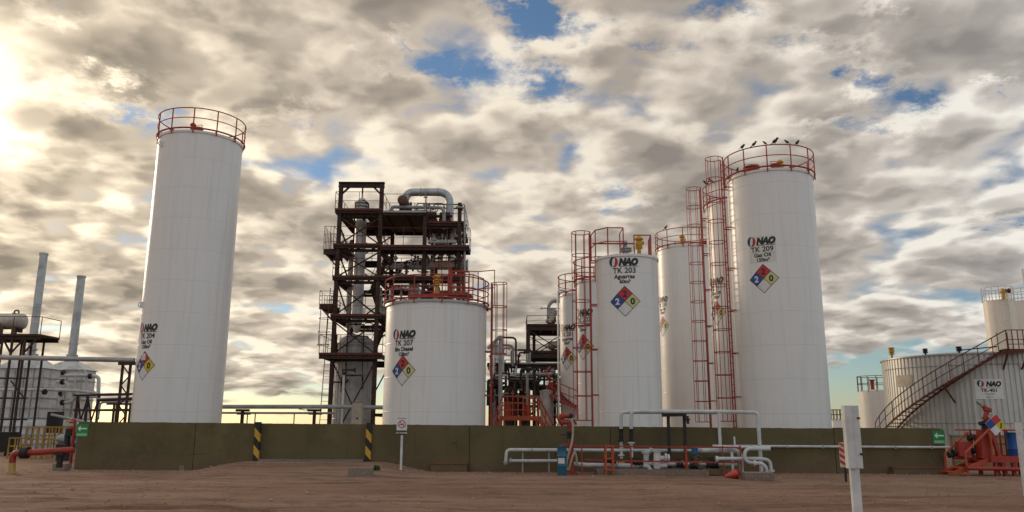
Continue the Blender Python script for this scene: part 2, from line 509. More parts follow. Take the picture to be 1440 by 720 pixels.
MT['white_pipe'] = paint('white_pipe_paint', (0.58, 0.60, 0.61), 0.45, 0.5, (0.25, 0.18, 0.13), 0.64)
MT['grey_pipe'] = paint('grey_pipe_paint', (0.34, 0.37, 0.38), 0.45, 0.5, (0.20, 0.14, 0.1), 0.64)
MT['post_white'] = paint('white_post_paint', (0.66, 0.66, 0.66), 0.5, 0.35, (0.35, 0.28, 0.22), 0.66)
MT['clad'] = cladding('aluminium_cladding', (0.74, 0.75, 0.76), 0.15, 0.42)
MT['furnace'] = cladding('furnace_casing', (0.60, 0.615, 0.62), 0.15, 0.55, band=0.9)
MT['pump_clad'] = cladding('pump_jacket', (0.52, 0.50, 0.46), 0.3, 0.45)
MT['clad_dark'] = cladding('weathered_cladding', (0.48, 0.475, 0.47), 0.25, 0.5, band=0.8)
MT['duct'] = cladding('duct_cladding', (0.46, 0.49, 0.51), 0.4, 0.42, band=1.2)
MT['beige'] = paint('beige_vessel_paint', (0.46, 0.41, 0.34), 0.6, 0.6)
MT['brown_ins'] = paint('brown_insulation', (0.13, 0.085, 0.05), 0.85, 0.7)
MT['olive'] = concrete('olive_painted_concrete', (0.128, 0.103, 0.047), (0.16, 0.095, 0.06))
MT['conc'] = concrete('bare_concrete', (0.27, 0.235, 0.20), (0.17, 0.10, 0.066), 2.0)
MT['green'] = plain('sign_green', (0.006, 0.24, 0.055), 0.5)
MT['green_light'] = plain('sign_pale_green', (0.10, 0.42, 0.16), 0.5)
MT['white'] = plain('sign_white', (0.72, 0.72, 0.72), 0.5)
MT['ink'] = plain('black_lettering', (0.018, 0.018, 0.02), 0.55)
MT['d_red'] = plain('diamond_red', (0.50, 0.030, 0.040), 0.5)
MT['d_blue'] = plain('diamond_blue', (0.012, 0.065, 0.27), 0.5)
MT['d_yellow'] = plain('diamond_pale_yellow', (0.58, 0.58, 0.24), 0.5)
MT['d_yellow2'] = plain('diamond_strong_yellow', (0.60, 0.50, 0.02), 0.5)
MT['d_white'] = plain('diamond_white', (0.66, 0.66, 0.66), 0.5)
MT['logo_blue'] = plain('logo_navy', (0.012, 0.035, 0.12), 0.5)
MT['logo_red'] = plain('logo_red', (0.40, 0.02, 0.025), 0.5)
MT['sticker'] = plain('sticker_film', (0.66, 0.65, 0.62), 0.45)
MT['bird'] = plain('bird_feathers', (0.018, 0.018, 0.02), 0.7)
MT['hose'] = plain('beige_hose', (0.42, 0.33, 0.24), 0.7)
MT['rubber'] = plain('black_rubber', (0.015, 0.015, 0.015), 0.7)
MT['leaf'] = plain('weed_leaf', (0.035, 0.075, 0.018), 0.7)
MT['brick'] = concrete('grey_block', (0.30, 0.27, 0.23), (0.18, 0.11, 0.07), 3.0)

# ------------------------------------------------------------------ lettering (a sticker laid on a flat or a round face)
_tc = {}
def text_mesh(body, size, shear=0.0, bold=0.0):
    "outline of a line of text as flat faces: verts (u, v), faces, width"
    key = (body, size, shear, bold)
    if key in _tc: return _tc[key]
    cu = bpy.data.curves.new('lettering', 'FONT')
    cu.body = body; cu.size = size; cu.shear = shear; cu.offset = bold; cu.align_x = 'CENTER'; cu.resolution_u = 3
    o = bpy.data.objects.new('lettering', cu); COL.objects.link(o)
    dg = bpy.context.evaluated_depsgraph_get()
    me = bpy.data.meshes.new_from_object(o.evaluated_get(dg))
    vs = [(v.co.x, v.co.y) for v in me.vertices]; fs = [tuple(p.vertices) for p in me.polygons]
    bpy.data.objects.remove(o); bpy.data.curves.remove(cu); bpy.data.meshes.remove(me)
    _tc[key] = (vs, fs)
    return vs, fs

class Sticker:
    "2-D artwork in metres, u to the right and v up; layers lie a few millimetres above one another"
    def __init__(s): s.items = []
    def poly(s, pts, mi, layer=0): s.items.append(([tuple(p) for p in pts], [tuple(range(len(pts)))], mi, layer)); return s
    def rect(s, u0, v0, u1, v1, mi, layer=0): return s.poly([(u0, v0), (u1, v0), (u1, v1), (u0, v1)], mi, layer)
    def text(s, body, u, v, size, mi, layer=1, shear=0.0, bold=0.0, sx=1.0):
        vs, fs = text_mesh(body, size, shear, bold)
        s.items.append(([(u + a * sx, v + b) for a, b in vs], fs, mi, layer)); return s
    def strip(s, pts, w, mi, layer=1):
        for (a, b) in zip(pts[:-1], pts[1:]):
            a = Vector(a); b = Vector(b); d = (b - a).normalized(); n = Vector((-d.y, d.x)) * (w / 2); e = d * (w / 2)
            s.poly([a - n - e, b - n + e, b + n + e, a + n - e], mi, layer)
        return s
    def logo(s, u, v, h, mb, mr, layer=1):
        "two interlocked crescents, navy on the left and red on the right"
        for sg, mi in ((-1, mb), (1, mr)):
            o = []; i_ = []
            for k in range(17):
                f = k / 16; a = R_(-100 + 178 * f)
                w = 0.06 + 0.34 * math.sin(math.pi * min(1, f * 1.02)) ** 0.8
                ro = 0.56 - 0.06 * f
                o.append((math.cos(a) * ro * .92, math.sin(a) * ro * 1.1)); i_.append((math.cos(a) * (ro - w) * .92, math.sin(a) * (ro - w) * 1.1))
            for k in range(16):
                q = [o[k], o[k + 1], i_[k + 1], i_[k]]
                q = [(u + sg * (a + 0.03) * h, v + sg * b * h) for a, b in q]
                s.poly(q, mi, layer)
        return s
    def build(s, name, mats, parent, place, cut=0.10, off=0.005):
        bm = bmesh.new(); lay = {}
        for vs, fs, mi, L in s.items:
            bv = [bm.verts.new((a, b, 0.0)) for a, b in vs]
            for v in bv: lay[v] = L
            for f in fs:
                try:
                    fc = bm.faces.new([bv[i] for i in f]); fc.material_index = mi * 10 + L
                except ValueError: pass
        if cut:
            us = [v.co.x for v in bm.verts]; k0 = math.floor(min(us) / cut); k1 = math.ceil(max(us) / cut)
            for k in range(k0, k1 + 1):
                bmesh.ops.bisect_plane(bm, geom=bm.verts[:] + bm.edges[:] + bm.faces[:], plane_co=(k * cut + 0.0013, 0, 0), plane_no=(1, 0, 0))
        org = ORIGIN[parent.name]
        for v in bm.verts:
            L = v.link_faces[0].material_index % 10 if v.link_faces else 0
            v.co = place(v.co.x, v.co.y, off + 0.004 * L) - org
        for f in bm.faces: f.material_index //= 10
        me = bpy.data.meshes.new(name); bm.to_mesh(me); bm.free()
        for m in mats: me.materials.append(m)
        o = bpy.data.objects.new(name, me); COL.objects.link(o); o.parent = parent
        ORIGIN[o.name] = org.copy()
        return o
def on_cyl(c, R, a0, z0):
    c = Vector(c)
    return lambda u, v, off: Vector((c.x + (R + off) * math.sin(a0 + u / R), c.y - (R + off) * math.cos(a0 + u / R), z0 + v))
def on_flat(p, right, up):
    p = Vector(p); r = Vector(right).normalized(); u = Vector(up).normalized(); n = r.cross(u)
    return lambda a, b, off: p + r * a + u * b + n * off

def diamond(st, u, v, h, digits=('2', '2', '0'), mats=(0, 1, 2, 3, 4), layer=0):
    "four-field hazard diamond of half height h; materials: red, blue, yellow, white, ink"
    q = h / 2
    for (cu, cv, mi) in ((0, q, mats[0]), (-q, 0, mats[1]), (q, 0, mats[2]), (0, -q, mats[3])):
        st.poly([(u + cu, v + cv - q), (u + cu + q, v + cv), (u + cu, v + cv + q), (u + cu - q, v + cv)], mi, layer)
    w = h * 0.035
    st.strip([(u, v - h), (u + h, v), (u, v + h), (u - h, v), (u, v - h)], w, mats[4], layer + 1)
    st.strip([(u - q, v - q), (u + q, v + q)], w, mats[4], layer + 1); st.strip([(u - q, v + q), (u + q, v - q)], w, mats[4], layer + 1)
    s = h * 0.58
    st.text(digits[0], u, v + q - s * 0.36, s, mats[4], layer + 2, bold=0.015)
    st.text(digits[1], u - q, v - s * 0.36, s, mats[3], layer + 2, bold=0.015)
    st.text(digits[2], u + q, v - s * 0.36, s, mats[4], layer + 2, bold=0.015)
    return st

# ------------------------------------------------------------------ rails and ladders
def rail_line(mb, pts, h=1.05, r=0.022, mids=(0.5,), spacing=1.2, toe=0.0, n=6):
    pts = [Vector(p) for p in pts]
    up = Vector((0, 0, 1))
    mb.pipe([p + up * h for p in pts], r, n)
    for k in mids: mb.pipe([p + up * (h * k) for p in pts], r * 0.8, n)
    if toe: 
        for a, b in zip(pts[:-1], pts[1:]): mb.beam(a + up * toe / 2, b + up * toe / 2, 0.012, toe)
    for i, (a, b) in enumerate(zip(pts[:-1], pts[1:])):
        m = max(1, round((b - a).length / spacing))
        for k in range(m + (1 if i == len(pts) - 2 else 0)):
            p = a.lerp(b, k / m)
            mb.pipe([p, p + up * h], r, n)
def ladder(mb, base, top, wdir, w=0.45, r=0.022, step=0.32):
    base = Vector(base); top = Vector(top); d = Vector(wdir).normalized() * (w / 2)
    mb.pipe([base - d, top - d], r, 6); mb.pipe([base + d, top + d], r, 6)
    L = (top - base).length; n = int(L / step)
    for k in range(1, n):
        p = base.lerp(top, k / n); mb.pipe([p - d, p + d], r * 0.6, 5)
def cage(mb, base, top, out, w=0.38, r=0.016, step=1.05, nbar=5, flat=True):
    "hoops and upright strips round the climber's back; out points away from the wall"
    base = Vector(base); top = Vector(top); o = Vector(out).normalized(); s = o.cross(Vector((0, 0, 1))).normalized()
    L = (top - base).length; n = max(1, round(L / step))
    def P(c, a): return c + o * (w * 0.95 + w * math.sin(a)) * 1.0 + s * (w * math.cos(a))
    A0, A1 = R_(-62), R_(242)
    for k in range(n + 1):
        c = base.lerp(top, k / n)
        ring = [c + s * 0.22] + [P(c, A0 + (A1 - A0) * i / 18) for i in range(19)] + [c - s * 0.22]
        mb.pipe(ring, r * 1.15, 5)
    for k in range(nbar):
        a = R_(-20) + R_(220) * k / (nbar - 1)
        mb.pipe([P(base, a), P(top, a)], r, 5)

def project(p):
    v = Vector(p) - Vector((0, 0, EYE)); d = v.dot(_fwd)
    return 720 + FPX * v.dot(_right) / d, 360 - FPX * v.dot(_up) / d
def az(px, py=598):
    d = pix_dir(px, py); return math.atan2(d.x, d.y)
def centre_lr(L, R, rad):
    a, b = az(L), az(R); dist = rad / math.sin((b - a) / 2); m = (a + b) / 2
    return Vector((dist * math.sin(m), dist * math.cos(m), 0))
def centre_l(L, rad, Y):
    m = az(L)
    for _ in range(20):
        dist = Y / math.cos(m); m = az(L) + math.asin(rad / dist)
    return Vector((Y * math.tan(m), Y, 0))
def rim_height(c, rad, px, py):
    d = pix_dir(px, py); return EYE + d.z / math.hypot(d.x, d.y) * (math.hypot(c.x, c.y) - rad)
def face_angle(c, rad, px, z):
    best = None
    va = math.atan2(c.x, c.y)
    for k in range(-900, 901):
        a = -va + R_(k / 10)
        p = c + Vector((rad * math.sin(a), -rad * math.cos(a), z))
        e = abs(project(p)[0] - px)
        if best is None or e < best[0]: best = (e, a)
    return best[1]

# ------------------------------------------------------------------ ground: one sheet, fine near the plant, reaching the horizon
def mound(x, y):
    "earth ramp against the wall between the two striped posts"
    a = at(361, 650, 30.2).x; b = at(518, 650, 30.2).x
    u = max(0.0, 1 - max(0, a - 0.3 - x, x - b - 0.3) / 2.2)
    w = max(0.0, min(1.0, (y - 24.5) / 5.6)) if y < 30.5 else max(0.0, 1 - (y - 30.5) / 2)
    s = lambda t: t * t * (3 - 2 * t)
    return 0.34 * s(u) * s(w)
def relief(x, y):
    n = mnoise.noise(Vector((x * 0.25, y * 0.5, 1.3))) * 0.05 + mnoise.noise(Vector((x * 0.9, y * 1.8, 4.1))) * 0.03 + mnoise.noise(Vector((x * 3.1, y * 5.0, 7.7))) * 0.016
    # wheel ruts that run along the yard, wandering a little
    rut = 0
    for (y0, sl, amp, wd, ph) in ((17.2, 0.012, .045, .22, 0.3), (18.9, 0.02, .05, .22, 0.9), (20.6, -0.006, .035, .26, 2.1), (22.3, 0.0, .03, .24, 3.3), (24.4, -0.01, .025, .3, 4.2), (16.1, -0.05, .05, .2, 5.0)):
        yy = y0 + sl * x + 0.28 * math.sin(x * 0.19 + ph) + 0.1 * math.sin(x * 0.6 + 2 * ph)
        d = abs(y - yy)
        rut -= 1.7 * amp * math.exp(-(d / wd) ** 2); rut += amp * 1.0 * math.exp(-((d - 2 * wd) / wd) ** 2)
    fade = 1.0 if y < 27 else max(0.15, 1 - (y - 27) / 4)
    edge = max(0.0, min(1.0, (34 - y) / 3))
    return (n + rut) * fade * edge + mound(x, y)
def axis(lo, hi, fine, far_lo, far_hi):
    a = []; x = lo; st = fine
    while x > far_lo: st *= 1.5; x -= st; a.append(x)
    a = a[::-1]; k = int((hi - lo) / fine)
    a += [lo + (hi - lo) * i / k for i in range(k + 1)]
    x = hi; st = fine
    while x < far_hi: st *= 1.5; x += st; a.append(x)
    return a
gx = axis(-23, 23, 0.16, -9000, 9000); gy = axis(9, 34, 0.13, -6000, 12000)
gv = []; gf = []
for y in gy:
    for x in gx:
        near = -25 < x < 25 and 7 < y < 34.5
        gv.append((x, y, relief(x, y) if near else 0.0))
nx = len(gx)
for j in range(len(gy) - 1):
    for i in range(nx - 1):
        gf.append((j * nx + i, j * nx + i + 1, (j + 1) * nx + i + 1, (j + 1) * nx + i))
t = NT('red_dirt')
big = t.noise(0.22, 4, 0.6, stretch=(0.5, 1.4, 1)); mid = t.noise(1.3, 6, 0.66, stretch=(0.55, 1.6, 1)); fine = t.noise(9, 6, 0.72, stretch=(0.75, 1.2, 1)); grit = t.noise(60, 3, 0.75)
c = t.mix(t.step(big, 0.35, 0.68), (0.46, 0.29, 0.21), (0.37, 0.215, 0.148))
c = t.mix(t.m('MULTIPLY', t.step(mid, 0.46, 0.72), 0.75), c, (0.185, 0.095, 0.062))
trk = t.noise(1.0, 5, 0.62, stretch=(0.07, 1.9, 1)); trk2 = t.noise(1.0, 4, 0.6, stretch=(0.16, 5.5, 1))
c = t.mix(t.m('MULTIPLY', t.step(trk, 0.50, 0.66), 0.62), c, (0.19, 0.102, 0.068))
c = t.mix(t.m('MULTIPLY', t.step(trk2, 0.54, 0.70), 0.55), c, (0.46, 0.315, 0.235))
c = t.mix(t.m('MULTIPLY', t.step(fine, 0.5, 0.75), 0.55), c, (0.45, 0.30, 0.225))
c = t.mix(t.m('MULTIPLY', t.step(grit, 0.58, 0.72), 0.5), c, (0.14, 0.085, 0.06))
t.bump(t.m('ADD', t.m('MULTIPLY', fine, 1.0), t.m('MULTIPLY', grit, 0.5)), 0.11, 1.0)
MT['dirt'] = t.out(c, 0.95, spec=0.2)
gme = bpy.data.meshes.new('ground'); gme.from_pydata(gv, [], gf); gme.materials.append(MT['dirt'])
gme.polygons.foreach_set('use_smooth', [True] * len(gf)); gme.update()
go = bpy.data.objects.new('ground', gme); COL.objects.link(go); tag(go, 'reddish brown dirt yard with wheel tracks', 'ground', kind='structure')

# loose stones: nobody could count them
sb = MB(); rs = random.Random(3)
for k in range(4200):
    y = 11 + 19.2 * rs.random() ** 0.8; x = rs.uniform(-0.66, 0.66) * (y + 1)
    if rs.random() < 0.35: x = rs.uniform(-20, 17); y = rs.uniform(28.6, 30.2)
    s = rs.choice([.010, .013, .016, .02, .026]) * (1.9 if rs.random() < .03 else 1)
    z = relief(x, y) + s * 0.25
    vs = []
    for (a, b, c_) in ((1, 0, 0), (-1, 0, 0), (0, 1, 0), (0, -1, 0), (0, 0, 1), (0, 0, -1), (.6, .6, .5), (-.6, .5, .6)):
        k_ = rs.uniform(.7, 1.25)
        vs.append((x + a * s * 1.3 * k_, y + b * s * k_, z + c_ * s * 0.8 * k_))
    sb.mi = rs.choice([0, 0, 1])
    sb.add(vs, [(0, 2, 6), (2, 4, 6), (4, 0, 6), (2, 1, 7), (1, 4, 7), (4, 2, 7), (1, 3, 4), (3, 0, 4), (2, 0, 5), (1, 2, 5), (3, 1, 5), (0, 3, 5)])
tag(sb.build('gravel', [plain('stone_brown', (0.30, 0.19, 0.135), 0.9), plain('stone_grey', (0.36, 0.28, 0.22), 0.9)]), 'loose stones scattered on the dirt yard', 'gravel', kind='stuff')

# ------------------------------------------------------------------ the olive containment wall
WL = at(103, 663, 30.8); WR = at(1334, 671, 30.2)
def wall_y(x): return WL.y + (WR.y - WL.y) * (x - WL.x) / (WR.x - WL.x)
def wall_pt(px, py=640):
    "point of the wall's front face on a pixel"
    d = pix_dir(px, py); n = Vector((-(WR.y - WL.y), WR.x - WL.x, 0))
    k = n.dot(Vector((WL.x, WL.y, 0)) - Vector((0, 0, EYE))) / n.dot(d)
    return Vector((0, 0, EYE)) + d * k
TOPL = wall_pt(105, 593).z; TOPR = wall_pt(1332, 604).z
def wall_top(x): return TOPL + (TOPR - TOPL) * (x - WL.x) / (WR.x - WL.x)
wall = thing('containment_wall', 'long olive green concrete wall in front of the white tanks', 'wall', (WL.x, WL.y, 0))
TH = 0.22
wm_ = MB()
cuts = [103, 272, 361, 518, 660, 859, 1010, 1175, 1334]
xs = [wall_pt(p).x for p in cuts]; xs[0] = WL.x; xs[-1] = WR.x
for a, b in zip(xs[:-1], xs[1:]):
    dy = 0.0
    if abs(a - xs[2]) < .01: dy = 0.10             # the bay between the striped posts stands a little back
    g = 0.011
    A0 = Vector((a + g, wall_y(a) + dy, -0.3)); B0 = Vector((b - g, wall_y(b) + dy, -0.3))
    n = 60
    vs = []; fs = []
    for i in range(n + 1):
        p = A0.lerp(B0, i / n); top = wall_top(p.x)
        wob = 0.014 * mnoise.noise(Vector((p.x * 1.1, 2.0, 0))) + 0.010 * mnoise.noise(Vector((p.x * 5.0, 7.0, 0)))
        vs += [(p.x, p.y, -0.3), (p.x, p.y, top + wob), (p.x, p.y + TH, top + wob), (p.x, p.y + TH, -0.3)]
    for i in range(n):
        k = i * 4
        fs += [(k, k + 4, k + 5, k + 1), (k + 1, k + 5, k + 6, k + 2), (k + 2, k + 6, k + 7, k + 3)]
    fs += [(0, 1, 2, 3), (n * 4 + 3, n * 4 + 2, n * 4 + 1, n * 4)]
    wm_.add(vs, fs)
for (p, s) in ((WL, 1), (WR, -1)):
    # the returns that close the bund toward the back
    wm_.box((p.x + s * TH / 2, p.y + TH + 0.01 + 14, 0.65), (TH, 28, 1.9 + 0.06))
for q in xs[1:-1]: wm_.box((q, wall_y(q) + TH * .6, (wall_top(q) - .35) / 2), (.10, TH * .5, wall_top(q) + .33))
wm_.build('concrete_panels', MT['olive'], wall, 30)
sl = MB()
a, b = xs[2] + 0.15, xs[3] - 0.15
sl.box(((a + b) / 2, wall_y((a + b) / 2) - 0.10, 0.375), (b - a, 0.30, 0.07))
sl.build('sill', MT['conc'], wall)

def striped_post(px):
    p = wall_pt(px, 640); t = thing('striped_post', '', 'post', (p.x, p.y - 0.09, 0.3), 'black and yellow posts on the wall')
    h = wall_top(p.x) + 0.05
    w = 0.20; d = 0.15; z0 = 0.2; base = Vector((p.x, p.y - 0.045, 0))
    b = MB(); bands = 5; sk = 0.11
    # slanted bands that go round the front and sides
    edges = [z0 + (h - z0) * i / bands for i in range(bands + 1)]
    for i in range(bands):
        b.mi = i % 2
        def zz(e, s): return min(h, max(z0, edges[e] + (s if 0 < e < bands else 0)))
        l0, l1, r0, r1 = zz(i, sk), zz(i + 1, sk), zz(i, -sk), zz(i + 1, -sk)
        x0, x1 = base.x - w / 2, base.x + w / 2; yf = base.y - d / 2; yb = base.y + d / 2
        b.add([(x0, yf, l0), (x1, yf, r0), (x1, yf, r1), (x0, yf, l1)], [(0, 1, 2, 3)])
        b.add([(x0, yb, l0), (x0, yf, l0), (x0, yf, l1), (x0, yb, l1)], [(0, 1, 2, 3)])
        b.add([(x1, yf, r0), (x1, yb, r0), (x1, yb, r1), (x1, yf, r1)], [(0, 1, 2, 3)])
    b.mi = 0
    x0, x1 = base.x - w / 2, base.x + w / 2; yf = base.y - d / 2; yb = base.y + d / 2
    b.add([(x0, yf, h), (x1, yf, h), (x1, yb, h), (x0, yb, h)], [(0, 1, 2, 3)])
    b.add([(x0, yb, z0), (x1, yb, z0), (x1, yb, h), (x0, yb, h)], [(0, 1, 2, 3)])
    b.build('striped_body', [MT['black'], MT['yellow']], t)
    return t
tag(striped_post(361), 'black and yellow striped post at the left end of the earth ramp')
tag(striped_post(518), 'black and yellow striped post at the right end of the ramp, near the sign')

def exit_sign(px, py, label):
    p = wall_pt(px, py); t = thing('exit_sign', label, 'sign', (p.x, p.y, p.z), 'green arrow signs on the wall')
    b = MB(); w, h = 0.44, 0.46
    b.box((p.x, p.y - 0.012, p.z), (w, 0.02, h)); b.build('panel', MT['green'], t)
    s = Sticker()
    s.rect(-.21, -.22, .21, -.10, 1, 0)
    s.strip([(-.10, .06), (.15, .06)], 0.05, 0, 1)
    s.poly([(-.17, .06), (-.06, .17), (-.06, -.05)], 0, 2)
    s.text('SALIDA', 0, -.195, 0.10, 0, 2)
    s.build('arrow_print', [MT['white'], MT['green_light']], t, on_flat((p.x, p.y - 0.022, p.z), (1, 0, 0), (0, 0, 1)), cut=0, off=0.003)
exit_sign(116, 605, 'green arrow sign on the left end of the wall near the furnaces')
exit_sign(1320, 615, 'green arrow sign on the right end of the wall beside the red loading stairs')

# long thin pipe clamped along the wall face on the right
wp = thing('wall_pipe', 'thin pale pipe running along the right part of the olive wall', 'pipe', tuple(wall_pt(1200, 628)))
b = MB(); p0 = wall_pt(1030, 627); p1 = wall_pt(1333, 629)
b.pipe([p0 + Vector((0, -.10, 0)), p1 + Vector((0, -.10, 0))], 0.045, 10); b.build('pipe_run', MT['white_pipe'], wp)
for k in range(6):
    q = p0.lerp(p1, (k + .5) / 6); c_ = MB(); c_.box((q.x, q.y - .075, q.z), (.04, .14, .13)); c_.build('clamp', MT['grey_pipe'], wp)

# ------------------------------------------------------------------ white storage tanks
TANKS = {}
def tank(code, fluid, vol, c, rad, H, letter, label, yel='d_yellow', diam=-1.75, rail=True, overhang=0.0, sticker=False, dy=0.0):
    t = thing('storage_tank', label, 'tank', tuple(c), 'white storage tanks behind the wall')
    b = MB()
    prof = [(rad, 0.0)]
    z = 0.5
    while z < H - 0.1: prof.append((rad, z)); z += 0.5
    prof += [(rad, H)]
    b.lathe(prof, c, 112)
    b.build('shell', MT['tank'], t)
    r = MB()
    ro = rad + 0.05 + overhang
    r.lathe([(rad + 0.002, H - 0.10), (ro, H - 0.095), (ro, H + 0.01), (rad - 0.02, H + 0.03), (rad * 0.5, H + 0.17), (1e-6, H + 0.25)], c, 96)
    r.build('roof', MT['tank'] if not overhang else MT['galv'], t, 30)
    f = MB(); f.lathe([(rad + 0.12, -0.05), (rad + 0.12, 0.14), (rad + 0.002, 0.16)], c, 72); f.build('base_ring', MT['conc'], t, 30)
    if rail:
        b = MB(); rr = rad + 0.09
        b.arc(c, rr, H + 0.10, 0, 2 * math.pi, 0.042, 72, 6)
        b.arc(c, rr, H + 0.62, 0, 2 * math.pi, 0.022, 72, 6)
        b.arc(c, rr, H + 1.12, 0, 2 * math.pi, 0.027, 72, 6)
        n = 12
        for k in range(n):
            a = 2 * math.pi * (k + .35) / n
            p = c + Vector((rr * math.sin(a), -rr * math.cos(a), 0))
            b.pipe([p + Vector((0, 0, H - 0.15)), p + Vector((0, 0, H + 1.12))], 0.03, 6)
            q = c + Vector(((rad - .3) * math.sin(a), -(rad - .3) * math.cos(a), 0))
            b.beam(p + Vector((0, 0, H + .05)), q + Vector((0, 0, H + .05)), 0.05, 0.05)
        b.build('railing', MT['rail_red'], t)
    # lettering and hazard diamond on the shell
    if code:
        px, py_logo = letter
        dist = math.hypot(c.x, c.y)
        dd = pix_dir(px, py_logo); zl = EYE + dd.z / math.hypot(dd.x, dd.y) * (dist - rad * 0.93)
        a0 = face_angle(c, rad, px, zl + diam)
        s = Sticker()
        if sticker: s.rect(-.62, -1.0, .62, .24, 5, 0)
        s.logo(-.48, 0.01, 0.40, 3, 4, 1)
        s.text('NAO', 0.17, -.14, 0.40, 0, 1, shear=0.26, bold=0.036, sx=0.90)
        s.rect(-.22, -.215, .60, -.185, 0, 1)
        s.text(code, 0, -.50, 0.34, 0, 1, bold=0.007)
        s.text(fluid, 0, -.74, 0.25, 0, 1, bold=0.009)
        s.text(vol, 0.02, -.96, 0.23, 0, 1, bold=0.009)
        mats = [MT['ink'], MT['white'], MT['d_blue'], MT['logo_blue'], MT['logo_red'], MT['sticker']]
        s.build('tank_lettering', mats, t, on_cyl(c, rad, a0, zl))
        d = Sticker(); diamond(d, 0, diam, 0.66)
        d.build('hazard_diamond', [MT['d_red'], MT['d_blue'], MT[yel], MT['d_white'], MT['ink']], t, on_cyl(c, rad, a0, zl))
    TANKS[code] = (t, c, rad, H)
    return t
def lug(t, c, rad, a, z):
    p = c + Vector((rad * math.sin(a), -rad * math.cos(a), z)); o = Vector((math.sin(a), -math.cos(a), 0))
    b = MB(); b.box(p + o * 0.01, (0.22, 0.03, 0.3), rz=a); b.arc(p, 0, 0, 0, 0.1, 0.01, 2) if False else None
    q = p + o * 0.09
    b.pipe([q + Vector((0, 0, .14)).lerp(Vector((0, 0, 0)), 0), q + o * .09 + Vector((0, 0, .05)), q + o * .09 - Vector((0, 0, .05)), q - Vector((0, 0, .14))], 0.025, 6)
    b.box(p + o * 0.05, (0.03, 0.12, 0.28), rz=a)
    b.build('lifting_lug', MT['tank'], t)
def roof_valve(t, c, H, dx=0.0, dy=0.0, s=1.0, mat='valve_yellow', stem=0.35):
    p = c + Vector((dx, dy, H + 0.02)); b = MB()
    b.cyl(p, p + Vector((0, 0, stem)), 0.10 * s, 12)
    z = p + Vector((0, 0, stem))
    b.flange(z, (0, 0, 1), 0.19 * s, 0.06 * s)
    b.lathe([(.12 * s, .03), (.17 * s, .10 * s), (.19 * s, .25 * s), (.12 * s, .36 * s), (.20 * s, .40 * s), (.22 * s, .46 * s), (.10 * s, .60 * s), (1e-6, .64 * s)], z, 14)
    b.box(z + Vector((.14 * s, 0, .25 * s)), (.16 * s, .13 * s, .13 * s)); b.flange(z + Vector((.22 * s, 0, .25 * s)), (1, 0, 0), .10 * s, .04)
    b.build('vent_valve', MT[mat], t)
def hatch(t, c, H, dx, dy, r=0.32):
    p = c + Vector((dx, dy, H + 0.05)); b = MB(); b.cyl(p, p + Vector((0, 0, .25)), r, 18); b.flange(p + Vector((0, 0, .27)), (0, 0, 1), r + .08, .05); b.pipe([p + Vector((-r, 0, .33)), p + Vector((-r, 0, .45)), p + Vector((r, 0, .45)), p + Vector((r, 0, .33))], .02, 6)
    b.build('roof_hatch', MT['rail_red'], t)
def tank_ladder(t, c, rad, H, a, top=1.15, z0=0.35, cage0=1.9, w=0.40):
    o = Vector((math.sin(a), -math.cos(a), 0)); sd_ = Vector((math.cos(a), math.sin(a), 0))
    p = c + o * (rad + 0.26)
    b = MB(); ladder(b, p + Vector((0, 0, z0)), p + Vector((0, 0, H + top)), sd_, 0.48, 0.034)
    z = 1.0
    while z < H:
        for s in (-.24, .24): b.beam(p + sd_ * s + Vector((0, 0, z)), p + sd_ * s - o * 0.28 + Vector((0, 0, z)), 0.05, 0.05)
        z += 2.0
    L = b.build('access_ladder', MT['rail_red'], t)
    g = MB(); cage(g, p + Vector((0, 0, cage0)), p + Vector((0, 0, H + top)), o, w, 0.018, 1.05); g.build('safety_cage', MT['rail_red'], L)
    return L

c204 = centre_lr(182, 311, 2.0); H204 = rim_height(c204, 2.0, 270, 182.5)
t204 = tank('TK 204', 'Gas Oil', '150m³', c204, 2.0, H204, (202, 458), 'tallest left white tank with red top rail, lettered TK 204, standing apart from the others', yel='d_yellow2')
for z in (0.18, 0.52, 0.965): lug(t204, c204, 2.0, face_angle(c204, 2.0, 197 if z < .4 else 203 if z < .8 else 228, H204 * z), H204 * (0.30 if z < .3 else 0.46 if z < .8 else .965))
roof_valve(t204, c204, H204, 0.05, -1.3, .72, 'orange', 0.18); hatch(t204, c204, H204, .35, -1.35, .17)

c207 = centre_lr(537.5, 682.5, 2.34); H207 = rim_height(c207, 2.34, 612, 421)
t207 = tank('TK 207', 'Bio Diesel', '128m³', c207, 2.34, H207, (566, 468.6), 'squat wide white tank lettered TK 207 in front of the dark steel tower', diam=-1.6, overhang=0.03)
roof_valve(t207, c207, H207 + .1, 0.05, -1.0, .85, 'valve_yellow', 0.75)

c203 = centre_lr(841.5, 932.5, 1.40); H203 = rim_height(c203, 1.40, 884, 357)
t203 = tank('TK 203', 'Aguarras', '60m³', c203, 1.40, H203, (879, 368.5), 'slim white tank lettered TK 203 with lettering close under its rim', rail=False)
c202 = centre_l(811.5, 1.40, c203.y + 5.6); H202 = rim_height(c202, 1.40, 830, 392)
t202 = tank('TK 202', 'Aguarras', '60m³', c202, 1.40, H202, (820, 438), 'slim white tank lettered TK 202 seen through the red caged ladder')
c201 = centre_l(788.5, 1.40, c203.y + 10.6); H201 = rim_height(c201, 1.40, 808, 411)
t201 = tank('TK 201', 'Aguarras', '60m³', c201, 1.40, H201, (797, 459.6), 'slim white tank lettered TK 201, farthest back of the three slim ones')
c209 = centre_lr(1040, 1170, 2.0); H209 = rim_height(c209, 2.0, 1088, 236.5)
t209 = tank('TK 209', 'Gas Oil', '150m³', c209, 2.0, H209, (1074, 339), 'tall white tank lettered TK 209, nearest of the right group, birds on its rail', sticker=True)
